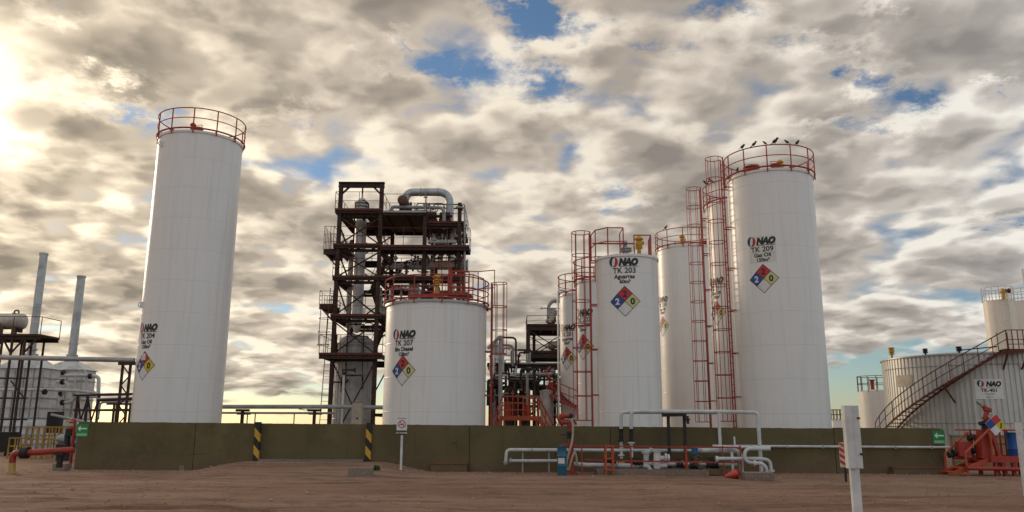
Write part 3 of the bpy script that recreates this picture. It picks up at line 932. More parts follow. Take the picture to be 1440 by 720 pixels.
c211 = centre_l(1006, 2.0, c209.y + 5.9); H211 = rim_height(c211, 2.0, 1030, 279)
t211 = tank('TK 211', 'Gas Oil', '150m³', c211, 2.0, H211, (1008, 392), 'tall white tank lettered TK 211 half hidden behind the tank marked TK 209')
c210 = centre_l(932, 2.0, c211.y + 9.0); H210 = rim_height(c210, 2.0, 957, 344)
t210 = tank('TK 210', 'Gas Oil', '150m³', c210, 2.0, H210, (932, 418), 'tall white tank lettered TK 210 behind and right of the slim TK 203 tank')
roof_valve(t209, c209, H209, 0.1, -1.4, .75, 'valve_yellow', 0.12); hatch(t209, c209, H209, -.15, -1.45, .2)
roof_valve(t211, c211, H211, -0.2, -1.4, .75, 'valve_yellow', 0.12)
roof_valve(t210, c210, H210 + .1, -0.6, -1.3, .9, 'valve_yellow', 0.12)
roof_valve(t203, c203, H203, 0.55, -0.3, .9, 'valve_yellow', 0.5)
hatch(t209, c209, H209 + .05, -1.1, -0.9); hatch(t210, c210, H210 + .05, 0.9, -1.0, .25)
b = MB(); p = c203 + Vector((-.1, -.5, H203)); b.cyl(p, p + Vector((0, 0, .3)), .13, 14); b.flange(p + Vector((0, 0, .32)), (0, 0, 1), .28, .06); b.flange(p + Vector((0, 0, .42)), (0, 0, 1), .28, .06); b.cyl(p + Vector((0, 0, .42)), p + Vector((0, 0, .66)), .08, 10); b.ball(p + Vector((0, 0, .72)), .1)
b.build('manhole_nozzle', MT['galv'], t203)
tank_ladder(t209, c209, 2.0, H209, R_(-92)); tank_ladder(t211, c211, 2.0, H211, R_(-96)); tank_ladder(t203, c203, 1.40, H203, R_(-92), top=1.3, w=0.42)
tank_ladder(t207, c207, 2.34, H207, R_(86), top=1.1, cage0=H207 - 2.2, w=0.36)
# short rails round the ladder heads of TK 203
b = MB(); H = H203 + 0.04; cx, cy = c203.x, c203.y
rail_line(b, [(cx - 1.55, cy + .5, H), (cx - 1.45, cy - .45, H), (cx - .95, cy - 1.0, H), (cx - .15, cy - 1.25, H)][0:3], 1.25, 0.028, (.5,), .9)
rail_line(b, [(cx - .95, cy - .95, H), (cx - .25, cy - .95, H), (cx - .25, cy + .2, H)], 1.25, 0.028, (.5,), .9)
rail_line(b, [(cx + .25, cy - .8, H), (cx + 1.0, cy - .8, H), (cx + 1.1, cy + .4, H)], 0.95, 0.028, (), .8)
b.pipe([(cx - 1.6, cy - .6, H + .6), (cx + .3, cy - .62, H + .6)], .035, 6)
b.build('railing', MT['rail_red'], t203)
# walkway rails on TK 207
b = MB(); H = H207 + 0.1; cx, cy = c207.x, c207.y
rail_line(b, [(cx - .05, cy - 1.2, H), (cx + .62, cy - 1.2, H), (cx + .62, cy + .6, H)], 1.75, 0.026, (.55,), 1.0)
rail_line(b, [(cx + .62, cy - 1.5, H), (cx + 1.75, cy - 1.35, H), (cx + 2.2, cy - .3, H)], 1.2, 0.026, (.5, .25), .55)
rail_line(b, [(cx + .62, cy + .2, H), (cx + 1.9, cy + .5, H), (cx + 2.7, cy + .1, H)], 1.7, 0.024, (.5,), .6)
rail_line(b, [(cx + .75, cy - 1.0, H + .3), (cx + 1.55, cy - .95, H + .3)], 1.1, 0.028, (.55, .3), .4)
b.box((cx + 1.15, cy - 1.1, H + .25), (1.1, .9, .06)); b.beam((cx - 1.2, cy - 1.4, H + .2), (cx + 1.6, cy - 1.5, H + .32), .07, .12)
b.build('walkway', MT['red'], t207)

# dark birds on the rails
def bird_mesh():
    b = MB()
    b.ball((0, 0, .13), .135, .068, .075, 12, dirv=(1, 0, .75)); b.ball((.105, 0, .245), .058, .05, .052, 10)
    b.cyl((.14, 0, .245), (.205, 0, .232), .02, 8, .003)
    b.add([(-.06, -.03, .09), (-.06, .03, .09), (-.24, .035, -.05), (-.24, -.035, -.05), (-.07, -.025, .05), (-.07, .025, .05), (-.235, .03, -.065), (-.235, -.03, -.065)], [(0, 1, 2, 3), (7, 6, 5, 4), (0, 3, 7, 4), (1, 5, 6, 2), (3, 2, 6, 7), (0, 4, 5, 1)])
    for s in (-.025, .025): b.cyl((.0, s, .09), (.015, s, .0), .009, 6)
    return b.build('bird', MT['bird'])
b0 = bird_mesh(); first = True
def ring_px(c, r, z, px, back):
    best = None
    for k in range(720):
        a = R_(k / 2); p = c + Vector((r * math.sin(a), -r * math.cos(a), z)); far = math.hypot(p.x, p.y) > math.hypot(c.x, c.y)
        if far != back: continue
        e = abs(project(p)[0] - px)
        if best is None or e < best[0]: best = (e, p)
    return best[1]
BIRDS = [(c209, H209 + 1.155, 1044, False, 'dark bird on the top rail of tank TK 209, leftmost of six'),
 (c209, H209 + 1.15, 1060, False, 'dark bird on the top rail of tank TK 209, second of six'),
 (c209, H209 + 1.15, 1076, False, 'small dark bird on the top rail of tank TK 209, third of six'),
 (c209, H209 + 1.15, 1090, False, 'larger dark bird on the top rail of tank TK 209, fourth of six'),
 (c209, H209 + 1.15, 1107, False, 'dark bird on the top rail of tank TK 209, fifth of six'),
 (c209, H209 + 1.15, 1121, False, 'dark bird on the top rail of tank TK 209, rightmost of six'),
 (c209, H209 + .14, 1037, False, 'dark bird low on the rim rail of tank TK 209 beside its ladder'),
 (c211, H211 + 1.15, 993, False, 'dark bird on the top rail of tank TK 211, left one of the pair'),
 (c211, H211 + 1.15, 1000, False, 'dark bird on the top rail of tank TK 211, right one of the pair'),
 (c210, H210 + 1.15, 936, False, 'lone dark bird on the top rail of tank TK 210')]
for i, (c, z, px, back, lab) in enumerate(BIRDS):
    o = b0 if i == 0 else b0.copy()
    if i: COL.objects.link(o)
    p = ring_px(c, 2.09, z, px, back); o.location = p
    s = 0.78 * [1.15, 1.1, .8, 1.35, .95, 1.1, 1.0, 1.3, 1.1, 1.2][i]; o.scale = (s, s, s); o.rotation_euler = (0, 0, [0.3, -.4, 2.8, -.2, 2.6, .4, 1, 2.7, 3.0, .5][i])
    tag(o, lab, 'bird', 'birds perched on the tank rails')

# ================================================================== dark steel tower of the distillation unit
YF, YB = 44.0, 48.6
def X(px, Y=YF): return at(px, 598, Y).x            # plan position of an upright that meets the horizon at px
XL, XM, XR = X(463), X(524), X(641)
zP = zat(260, YF, 505); zA = zat(296, YF, 505); zA2 = zat(312, YF, 620); zB = zat(345, YF, 505); zB2 = zat(349, YF, 600); zC = zat(390, YF, 505); zD = zat(444, YF, 500); zE = zat(499, YF, 495)
tower = thing('steel_tower', 'tall dark rusty steel tower with open platforms behind the squat tank TK 207', 'steel tower', (XM, YF, 0))
for (x, y, top) in ((XL, YF, zP), (XM, YF, zP), (XL, YB, zA + 1.0), (XM, YB, zA + 1.0), (XR, YF, zA2 + 1.1), (XR, YB, zA2 + 1.0), (X(590), YF, zA), (X(590), YB, zA)):
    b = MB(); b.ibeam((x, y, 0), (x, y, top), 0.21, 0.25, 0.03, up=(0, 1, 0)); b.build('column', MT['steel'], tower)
b = MB(); b.ibeam((XL - .15, YF, zP), (XM + .15, YF, zP), .26, .30); 
for s, x in ((1, XL), (-1, XM)): b.beam((x, YF, zP - .6), (x + s * .5, YF, zP - .1), .1)
b.build('portal_beam', MT['steel'], tower)

def deck(name, x0, x1, y0, y1, z, solid=True, edge='steel_red', hb=0.15, rails='fblr', rh=1.05, hole=None, mids=(.5,)):
    b = MB()
    if hole:
        hx0, hx1, hy0, hy1 = hole
        for (a0, a1, c0, c1) in ((x0, hx0, y0, y1), (hx1, x1, y0, y1), (hx0, hx1, y0, hy0), (hx0, hx1, hy1, y1)):
            if a1 - a0 > .05 and c1 - c0 > .05: b.box(((a0 + a1) / 2, (c0 + c1) / 2, z - .02), (a1 - a0 - .004, c1 - c0 - .004, .035))
    else: b.box(((x0 + x1) / 2, (y0 + y1) / 2, z - .02), (x1 - x0, y1 - y0, .035))
    b.ibeam((x0, y0 + .06, z - .04 - hb / 2), (x1, y0 + .06, z - .04 - hb / 2), .14, hb, .025); b.ibeam((x0, y1 - .06, z - .04 - hb / 2), (x1, y1 - .06, z - .04 - hb / 2), .14, hb, .025)
    n = max(2, int((x1 - x0) / .9))
    for i in range(n + 1):
        xx = x0 + .06 + (x1 - x0 - .12) * i / n
        if hole and hx0 < xx < hx1: 
            if hy0 - y0 > .3: b.beam((xx, y0 + .14, z - .12), (xx, hy0, z - .12), .08, .16)
            continue
        b.beam((xx, y0 + .14, z - .12), (xx, y1 - .14, z - .12), .08, .16)
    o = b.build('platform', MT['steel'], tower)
    e = MB(); e.beam((x0, y0 - .012, z + .02), (x1, y0 - .012, z + .02), .02, .11); e.build('toe_board', MT[edge], o)
    r = MB()
    if 'f' in rails: rail_line(r, [(x0, y0 + .03, z), (x1, y0 + .03, z)], rh, .017, mids, 1.1)
    if 'b' in rails: rail_line(r, [(x0, y1 - .03, z), (x1, y1 - .03, z)], rh, .017, mids, 1.1)
    if 'l' in rails: rail_line(r, [(x0, y0 + .05, z), (x0, y1 - .05, z)], rh, .017, mids, 1.1)
    if 'r' in rails: rail_line(r, [(x1, y0 + .05, z), (x1, y1 - .05, z)], rh, .017, mids, 1.1)
    if r.v: r.build('handrail', MT['steel_red'], o)
    return o
vx, vy = at(504, 400, 46.2).x, 46.2                 # axis of the slim column
hol = lambda w: (XL + .35 if w > .5 else vx - w, XM - .05 if w > .5 else vx + w, YF + .5 if w > .5 else vy - w, YB - .3 if w > .5 else vy + w)
deck('A', XL - .25, XM + .1, YF - .2, YB + .2, zA, hole=hol(.45))
deck('A', XM + .15, X(592), YF - .2, YB + .2, zA - .12, rails='fb', edge='grey_pipe')
deck('A', X(592) + .05, XR + .25, YF + .1, YB, zA2, rails='fr')
deck('B', XL - .25, XM + .1, YF - .2, YB + .1, zB, hole=hol(.9))
deck('B', XM + .15, X(657), YF - .5, YF + .8, zB2, rails='fr', hb=.17)
deck('B', XM + .15, XR, YB - .45, YB, zB2, rails='b', hb=.16)
deck('C', XL - .2, XM + .1, YF - .2, YB, zC, hole=hol(1.0))
deck('C', XM + .15, XR + .2, YF - .3, YF + .8, zC, rails='f', hb=.16)
deck('C', XM + .15, XR, YB - .45, YB, zC - .1, rails='b', hb=.16)
deck('D', XL - .2, XM + .3, YF - .2, YB, zD, hole=hol(1.1))
deck('E', X(446), XM + .45, YF - .5, YB, zE, hb=.22, hole=hol(1.25))
deck('F', XM + .15, XR, YF, YF + .9, zD, rails='f', hb=.16)
# cross bracing
b = MB()
for (z0, z1) in ((zA, zB), (zB, zC), (zC, zD), (zD, zE), (zE, .4)):
    z0 -= .35; z1 += .05 if z1 != .4 else 0
    for y in (YF + .02, YB):
        b.beam((XL, y, z0), (XM, y + .02, z1), .07, .07); b.beam((XL, y + .05, z1), (XM, y + .07, z0), .07, .07)
for (z0, z1) in ((zA2, zB2), (zB2, zC), (zC, zD), (zD, .5)):
    b.beam((XM, YB, z0 - .4), (X(590), YB, z1), .07, .07); b.beam((X(590), YB + .05, z0 - .4), (XR, YB + .05, z1), .07, .07)
    b.beam((XR, YF, z0 - .4), (XR, YB, z1), .07, .07)
    b.beam((XL, YF, z0 - .2), (XL, YB, z1), .07, .07)
for z in (zA - .3, zB - .3, zC - .3, zD - .3, zE - .3):
    for y in (YF, YB): b.ibeam((XL, y + .09, z + .02), (XM, y + .09, z + .02), .12, .16)
for z in (zB2 - .20, zC - .18, zD - .18, 2.2):
    for y in (YF + .2, YB - .2): b.ibeam((XM, y, z), (XR, y, z), .12, .16)
    for x in (XM + .02, X(590), XR): b.ibeam((x, YF + .3, z), (x, YB - .3, z), .12, .16)
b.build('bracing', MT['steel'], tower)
# flights of stairs inside the bay, between levels
for i, (z0, z1) in enumerate(((zE, zD), (zD, zC), (zC, zB), (zB, zA))):
    b = MB(); x0, x1 = (XM - .25, XM - 1.0) if i % 2 else (XM - 1.0, XM - .25)
    yy = YB - .9
    for dy in (0, .65):
        b.beam((x0, yy + dy, z0), (x1, yy + dy, z1 - .05), .05, .2)
        b.pipe([(x0, yy + dy, z0 + .9), (x1, yy + dy, z1 + .85)], .018, 6)
    n = 9
    for k in range(1, n):
        f = k / n; b.box((x0 + (x1 - x0) * f, yy + .325, z0 + (z1 - z0) * f), (.22, .62, .03))
    b.build('stair_flight', MT['steel'], tower)
# cantilever balconies with hooped cages on the left side
def balcony(px0, px1, py, ztop, cagey=True):
    z = zat(py, YF, 460); x0, x1 = X(px0), X(px1); xa, xb = at(px0, py, YF).x, at(px1, py, YF).x
    b = MB(); b.box(((xa + xb) / 2, YF + .9, z), (xb - xa, 1.8, .08)); b.beam((xa, YF + .05, z - .16), (xb, YF + .05, z - .16), .1, .22); b.beam((xa, YF + 1.75, z - .16), (xb, YF + 1.75, z - .16), .1, .22); b.beam((xa + .05, YF + .1, z - .1), (xa + .05, YF + 1.7, z - .1), .1, .2); b.beam((xb, YF + .1, z - .9), (xa + .1, YF + .1, z - .2), .07)
    o = b.build('balcony', MT['steel'], tower)
    r = MB(); rail_line(r, [(xb, YF, z), (xa, YF, z), (xa, YF + 1.8, z), (xb, YF + 1.8, z)], ztop, .016, (.33, .66), .34 if cagey else .6); r.build('balcony_rail', MT['steel_red'], o)
    return xa, z
balcony(455, 473, 351, 1.35); xa, zq = balcony(449, 468, 428, .75, False)
b = MB(); ladder(b, (X(452) + .1, YF - .15, 0.3), (X(452) + .35, YF - .15, zq + .9), (1, 0, 0), .42, .022)
lo_ = b.build('ladder', MT['steel_red'], tower)
g = MB(); cage(g, (X(452) + .25, YF - .2, zE + .5), (X(452) + .3, YF - .2, zq - .1), (-1, -.2, 0), .34, .013, .7, 4); g.build('safety_cage', MT['steel_red'], lo_)

# the slim column and the round vessel it stands on
col_ = thing('distillation_column', 'slim pale insulated column running up through the platforms of the steel tower', 'column', (vx, vy, 0))
zt = at(504, 283, vy).z; zc0 = at(500, 452, vy).z; zc1 = at(498, 468, vy).z
b = MB(); b.lathe([(.33, zc0), (.34, zc0 + .05), (.33, zD), (.33, zt - .5)], (vx, vy, 0), 28); b.lathe([(.12, zc1), (.33, zc0)], (vx, vy, 0), 28)
b.build('shell', MT['clad'], col_)
b = MB(); 
for z in (zt - .5, zt - .3, zt - .12): b.flange((vx, vy, z), (0, 0, 1), .40, .09, 22)
b.lathe([(.30, zt - .55), (.30, zt - .1), (.20, zt + .12), (.06, zt + .2), (.06, zt + .45)], (vx, vy, 0), 22)
b.build('top_flanges', MT['clad_dark'], col_)
b = MB(); b.pipe([(vx, vy, zt + .3), (vx, vy, zt + .95), (vx + 1.0, vy, zt + 1.05), (vx + 1.25, vy - .2, zt + 1.05), (vx + 1.25, vy - .2, zA - 3)], .05, 8, .2); b.pipe([(vx + .1, vy - .3, zt), (vx + .45, vy - .3, zt - .2), (vx + .5, vy - .3, zA)], .035, 8, .1); b.pipe([(vx - .3, vy - .3, zA), (vx - .35, vy - .3, zt - .1)], .03, 8)
b.build('overhead_line', MT['steel'], col_)
vs_ = thing('process_vessel', 'large round insulated vessel with upright sheet seams at the foot of the steel tower', 'vessel', (vx - .25, vy, 0))
cxv = at(497.5, 540, vy).x; zvt = at(497, 471, vy).z; zvs = at(497, 484, vy).z
b = MB(); 
prof = [(.35, .35), (.8, .55), (1.05, .85), (1.08, 1.0), (1.08, zvs)]
for k in range(1, 9):
    a = math.pi / 2 * k / 8; prof.append((max(1e-6, 1.08 * math.cos(a)), zvs + (zvt - zvs) * math.sin(a)))
b.lathe(prof, (cxv, vy, 0), 48)
b.build('shell', MT['clad_dark'], vs_)
b = MB()
for k in range(26):
    a = 2 * math.pi * k / 26; p = Vector((cxv + 1.085 * math.sin(a), vy - 1.085 * math.cos(a), 0)); b.beam(p + Vector((0, 0, 1.0)), p + Vector((0, 0, zvs)), .03, .03)
for z in (zvs, zE + .6, zE - 1.0, 2.0): b.arc((cxv, vy), 1.09, z, 0, 2 * math.pi, .022, 40, 5)
b.build('seam_strips', MT['galv'], vs_)
for k in range(4):
    a = R_(45 + 90 * k); b = MB(); p = Vector((cxv + .8 * math.sin(a), vy - .8 * math.cos(a), 0)); b.cyl(p, p + Vector((0, 0, .8)), .09, 10); b.build('leg', MT['steel'], vs_)
th = thing('reflux_column', 'thinner grey column standing left of the slim pale column inside the steel tower', 'column', (vx - .68, vy + .8, 0))
b = MB(); q = Vector((vx - .62, vy + .9, 0)); za_, zb_ = at(488, 455, vy).z, at(490, 355, vy).z
b.lathe([(.05, za_ - .3), (.23, za_), (.23, zb_), (.05, zb_ + .2)], q, 20); b.build('shell', MT['clad_dark'], th)
b = MB(); b.cyl(q + Vector((0, 0, 0)), q + Vector((0, 0, za_ - .2)), .07, 10); b.build('riser', MT['grey_pipe'], th)
th = thing('reflux_drum', 'short red brown cylinder behind the slim column under the top platform of the tower', 'drum', (vx - .75, YB - .6, zB))
b = MB(); b.cyl((vx - .75, YB - .6, zB), (vx - .75, YB - .6, zB + 1.15), .26, 18); b.ball((vx - .75, YB - .6, zB + 1.15), .26, .26, .1); b.build('shell', MT['steel_red'], th)

# upright white pipe and beige cabinet at the tower's foot
th = thing('vent_pipe', 'thin white upright pipe with a black valve head before the round vessel', 'pipe', (at(480, 598, 42).x, 42, 0))
x = at(480.5, 598, 42).x; zt_ = zat(523, 42, 482); b = MB(); b.cyl((x, 42, 0), (x, 42, zt_), .06, 12); b.build('upright', MT['white_pipe'], th)
b = MB(); b.pipe([(x - .1, 42, zt_), (x - .1, 42, zt_ + .12), (x + .55, 42, zt_ + .1)], .06, 8); b.flange((x + .55, 42, zt_ + .1), (1, 0, 0), .13, .06); b.cyl((x, 42, zt_ - .15), (x, 42, zt_), .11, 12); b.build('valve_head', MT['black'], th)
th = thing('equipment_cabinet', 'beige upright cabinet with rounded cap at the foot of the steel tower', 'cabinet', (at(502, 598, 41).x, 41, 0))
x = at(502, 598, 41).x; z1 = zat(567, 41, 502); b = MB(); b.box((x, 41, z1 / 2), (.50, .45, z1)); b.build('body', MT['beige'], th)
b = MB(); b.lathe([(.2, z1 - .01), (.2, z1 + .08), (.1, z1 + .14), (1e-6, z1 + .16)], (x, 41, 0), 16); b.build('cap', MT['conc'], th)
b = MB(); b.flange((x + .04, 40.77, z1 - .75), (0, 1, 0), .05, .03); b.build('gauge', MT['black'], th)

# right bay: condenser, ducts and exchangers
def P(px, py, Y): return at(px, py, Y)
th = thing('overhead_duct', 'large grey arched duct crowning the right side of the steel tower', 'duct', tuple(P(632, 350, 46)))
b = MB(); b.pipe([P(568, 286, 46), P(573, 270.5, 46), P(632.5, 270, 46), P(632.5, 350, 46)], .235, 18, .75, 7); b.build('duct_run', MT['duct'], th)
b = MB()
for (px, py, d) in ((592, 270.3, (1, 0, 0)), (616, 270.2, (1, 0, 0)), (632.5, 300, (0, 0, 1)), (632.5, 318, (0, 0, 1)), (632.5, 335, (0, 0, 1))): b.flange(P(px, py, 46), d, .262, .05, 20)
b.build('joint_bands', MT['galv'], th)
th = thing('condenser_drum', 'round brown insulated drum end under the arched duct at the tower top', 'drum', tuple(P(566, 281, 45)))
b = MB(); p = P(566, 281, 44.4); b.cyl(p, p + Vector((0, 2.2, 0)), .29, 22); b.ball(p, .29, .12, .29); b.build('shell', MT['brown_ins'], th)
b = MB(); 
for dy in (.3, 1.9): b.box(p + Vector((0, dy, -.45)), (.4, .2, .6))
b.build('saddles', MT['steel'], th)
th = thing('vapour_line', 'slimmer pale pipe bending down below the arched duct on the tower top', 'pipe', tuple(P(624, 322, 44.6)))
b = MB(); b.pipe([P(550.5, 300, 44.6), P(550.5, 291, 44.6), P(624, 292, 44.6), P(624.5, 322, 44.6)], .10, 12, .3); b.build('pipe_run', MT['grey_pipe'], th)
b = MB(); b.flange(P(550.5, 297, 44.6), (0, 0, 1), .18, .08); b.flange(P(624.5, 320, 44.6), (0, 0, 1), .18, .08); b.build('flanges', MT['steel'], th)
for px, lab in ((607, 'dark fan motor under the arched duct, left one of two on the tower deck'), (626, 'dark fan motor beside the duct leg, right one of two on the tower deck')):
    th = thing('fan_motor', lab, 'motor', tuple(P(px, 309, 45.2)), 'fan motors on the tower deck'); p = P(px, 304, 45.2)
    b = MB(); b.cyl(p + Vector((-.28, 0, 0)), p + Vector((.28, 0, 0)), .24, 18); b.ball(p + Vector((-.28, 0, 0)), .08, .2, .2); b.build('housing', MT['steel'], th)
    b = MB(); b.box(p + Vector((0, 0, -.27)), (.7, .45, .12)); b.cyl(p + Vector((.28, 0, 0)), p + Vector((.42, 0, 0)), .1, 10); b.build('mount', MT['steel_red'], th)
def exchanger(name, label, p, L, r, mat, head=True, nz=2):
    th = thing(name, label, 'heat exchanger', tuple(p))
    b = MB(); b.cyl(p + Vector((-L / 2, 0, 0)), p + Vector((L / 2, 0, 0)), r, 22); b.ball(p + Vector((-L / 2, 0, 0)), r * .4, r, r); b.build('shell', MT[mat], th)
    b = MB()
    if head:
        for dx in (L / 2, L / 2 + .14): b.flange(p + Vector((dx, 0, 0)), (1, 0, 0), r * 1.28, .09, 22)
        b.cyl(p + Vector((L / 2 + .14, 0, 0)), p + Vector((L / 2 + .38, 0, 0)), r, 20)
        b.flange(p + Vector((L / 2 + .42, 0, 0)), (1, 0, 0), r * 1.28, .08, 22)
    for k in range(nz):
        q = p + Vector((-L / 2 + L * (k + .5) / nz, 0, r)); b.cyl(q - Vector((0, 0, .05)), q + Vector((0, 0, .3)), r * .3, 10); b.flange(q + Vector((0, 0, .3)), (0, 0, 1), r * .52, .06, 12)
    b.build('nozzles', MT['clad_dark'], th)
    for s in (-1, 1):
        b = MB(); b.box(p + Vector((s * L * .3, 0, -r - .1)), (.14, r * 1.6, r + .25)); b.build('saddle', MT['steel'], th)
exchanger('heat_exchanger', 'long thin pale horizontal exchanger on the middle deck of the steel tower', P(578, 376, 45), 2.7, .14, 'clad_dark', False, 3)
exchanger('heat_exchanger', 'thick horizontal exchanger with wide end flanges on the right of the middle deck', P(626, 373, 45), 1.7, .27, 'beige', True, 4)
exchanger('heat_exchanger', 'short pale horizontal exchanger on the upper deck below the duct leg', P(622, 340, 45), 1.6, .13, 'clad', False, 3)
th = thing('drop_line', 'thin pipe hanging down the right edge of the steel tower from its top rail', 'pipe', tuple(P(653, 440, 43.8)))
b = MB(); b.pipe([P(641, 291, 43.8), P(653.5, 292, 43.8), P(653.5, 470, 43.8)], .055, 8, .15); b.build('pipe_run', MT['grey_pipe'], th)
th = thing('knockout_pot', 'grey upright pot on the lower right deck of the tower above tank TK 207', 'vessel', tuple(P(581, 430, 45)))
b = MB(); q = P(581, 430, 45.2); b.cyl(q, q + Vector((0, 0, 1.4)), .30, 20); b.ball(q + Vector((0, 0, 1.4)), .30, .30, .14); b.build('shell', MT['clad_dark'], th)
b = MB(); b.cyl(q - Vector((0, 0, 2)), q, .1, 10); b.build('leg', MT['steel'], th)
th = thing('duct_downcomer', 'pale upright pipe below the arched duct reaching the lower deck of the tower', 'pipe', tuple(P(634, 440, 46)))
b = MB(); b.cyl(P(634, 440, 46), Vector((P(634, 440, 46).x, 46, P(634, 352, 46).z)), .2, 16); b.build('shell', MT['clad'], th)
rp_ = random.Random(4)
def piping(label, px0, px1, py0, py1, Y0, Y1, n, mats, lo=.03, hi=.075):
    th = thing('process_piping', label, 'pipework', tuple(P((px0 + px1) / 2, py1, Y0)))
    for k in range(n):
        b = MB(); Y = rp_.uniform(Y0, Y1); r = rp_.uniform(lo, hi)
        xa = rp_.uniform(px0, px1); xb = min(px1, max(px0, xa + rp_.choice([-1, 1]) * rp_.uniform(12, 45))); ya = rp_.uniform(py0, py1); yb = rp_.uniform(py0, py1); yc = rp_.uniform(py0, py1)
        pa, pb = P(xa, ya, Y), P(xb, yb, Y); z1 = P(xa, yc, Y).z
        b.pipe([pa, Vector((pa.x, Y, z1)), Vector((pb.x, Y, z1)), pb], r, 8, .16)
        for q in (Vector((pa.x, Y, pa.z * .6 + z1 * .4)), Vector((pb.x, Y, pb.z * .5 + z1 * .5))): b.flange(q, (0, 0, 1), r * 1.9, .06, 10)
        if k % 2: b.flange(Vector((pa.x * .5 + pb.x * .5, Y, z1)), (1, 0, 0), r * 1.9, .12, 10)
        b.build('pipe_run', MT[mats[k % len(mats)]], th)
piping('tangle of small pipes between the upper and middle decks of the steel tower', 538, 655, 358, 388, 44.6, 47.5, 14, ['steel', 'grey_pipe', 'steel', 'clad'])
piping('tangle of small pipes under the top deck of the steel tower', 600, 648, 316, 346, 44.6, 47.5, 8, ['grey_pipe', 'steel', 'clad'])
piping('small pipes above the rail of tank TK 207 on the lower tower deck', 536, 648, 397, 440, 44.6, 47.5, 14, ['steel', 'clad', 'steel', 'grey_pipe'])
piping('thin pipes on the top deck of the steel tower around the arched duct', 545, 650, 284, 298, 44.4, 47.5, 7, ['steel', 'grey_pipe'], .02, .045)
piping('small dark pipes climbing beside the round vessel inside the steel tower', 470, 526, 452, 590, 44.3, 45.0, 9, ['steel', 'grey_pipe', 'steel'], .025, .05)
# small valves, gauges and instrument risers on the decks, each a little thing on its deck
rv = random.Random(11)
for i, (px, py, Y, h) in enumerate(((548, 376, 44.3, .9), (556, 372, 44.2, 1.2), (571, 378, 44.4, .7), (611, 338, 44.2, .6), (617, 368, 44.2, .9), (598, 294, 44.2, 1.0))):
    lab = ['small valve riser on the middle deck, first from the tower column', 'taller valve riser on the middle deck, second from the tower column', 'short valve riser on the middle deck beside the thin exchanger', 'small valve riser on the upper deck under the fan motors', 'valve riser on top of the thick exchanger', 'thin instrument mast with bent arm on the top deck'][i]
    th = thing('valve_riser', lab, 'valve', tuple(P(px, py, Y)), 'valve risers on the tower decks'); p = P(px, py, Y) - Vector((0, 0, .3))
    b = MB(); b.cyl(p, p + Vector((0, 0, h)), .035, 8); b.flange(p + Vector((0, 0, h * .5)), (0, 0, 1), .10, .05, 10); b.flange(p + Vector((0, 0, h * .62)), (0, 0, 1), .10, .05, 10); b.cyl(p + Vector((-.14, 0, h * .56)), p + Vector((.14, 0, h * .56)), .05, 8)
    if i == 5: b.pipe([p + Vector((0, 0, h)), p + Vector((0, 0, h + .25)), p + Vector((-.35, 0, h + .12))], .02, 6)
    b.build('body', MT['clad_dark' if i % 2 else 'steel'], th)
    w = MB(); w.arc((p.x, p.y), .11, p.z + h, 0, 2 * math.pi, .016, 14, 5); w.beam(p + Vector((-.1, 0, h)), p + Vector((.1, 0, h)), .02); w.build('hand_wheel', MT['steel_red'], th)

# ================================================================== pipe rack on the left of the tower, low against the sky
rk = thing('pipe_rack', 'low steel rack with two long pipes between tank TK 204 and the tower', 'pipe rack', (at(390, 598, 42).x, 42, 0))
b = MB(); b.pipe([P(285, 572, 42), P(472, 572, 42), P(540, 573, 42)], .11, 10); b.pipe([P(285, 580.5, 42.4), P(470, 581, 42.4)], .055, 8); b.pipe([P(420, 575, 41.8), P(432, 577, 41.8), P(432, 573, 41.8)], .03, 6)
b.build('pipes', MT['grey_pipe'], rk)
b = MB()
for px in (338, 440):
    b = MB(); x = X(px, 42); z = zat(573, 42, px); b.beam((x, 42.2, 0), (x, 42.2, z - .1), .14); b.beam((x - .35, 42.2, z - .14), (x + .35, 42.2, z - .14), .12); b.beam((x - .35, 42.4, zat(582, 42, px)), (x + .35, 42.4, zat(582, 42, px)), .08); b.build('support', MT['steel'], rk)
for px in (347, 358, 413): b = MB(); x = X(px, 42.4); b.cyl((x, 42.4, 0), (x, 42.4, zat(581, 42.4, px)), .03, 6); b.build('prop', MT['steel'], rk)

# ================================================================== process steel between TK 207 and TK 201
YS = 52.0
x0, x1 = X(741, YS), X(802, YS)
s2 = thing('steel_platform', 'small dark steel frame with two decks between tanks TK 207 and TK 201', 'steel frame', ((x0 + x1) / 2, YS, 0))
zU = zat(457, YS, 760); zV = zat(495, YS, 760); zW = zat(514, YS, 750)
tower_, tower = tower, s2
deck('U', x0, x1, YS, YS + 3.4, zU, rails='fbl', rh=.62, hb=.3, edge='steel'); deck('V', x0 + .1, x1, YS, YS + 3.4, zV, rails='fb', rh=.8, hb=.34, edge='steel')
tower = tower_
for (x, y) in ((x0 + .1, YS + .1), (x0 + .1, YS + 3.3), (x0 + .5, YS + 1.6), (x1, YS + .1), (x1, YS + 3.3)):
    b = MB(); b.ibeam((x, y, 0), (x, y, zU - .1), .2, .2, .03, up=(0, 1, 0)); b.build('column', MT['steel'], s2)
b = MB(); 
for y in (YS + .1, YS + 3.3):
    b.beam((x0 + .1, y, zV - .2), (x1, y, zU - .3), .06); b.beam((x0 + .1, y + .06, zU - .3), (x1, y + .06, zV - .2), .06); b.beam((x0 + .1, y, zW), (x1, y, .6), .06); b.beam((x0 + .1, y + .06, .6), (x1, y + .06, zW), .06)
b.build('bracing', MT['steel'], s2)
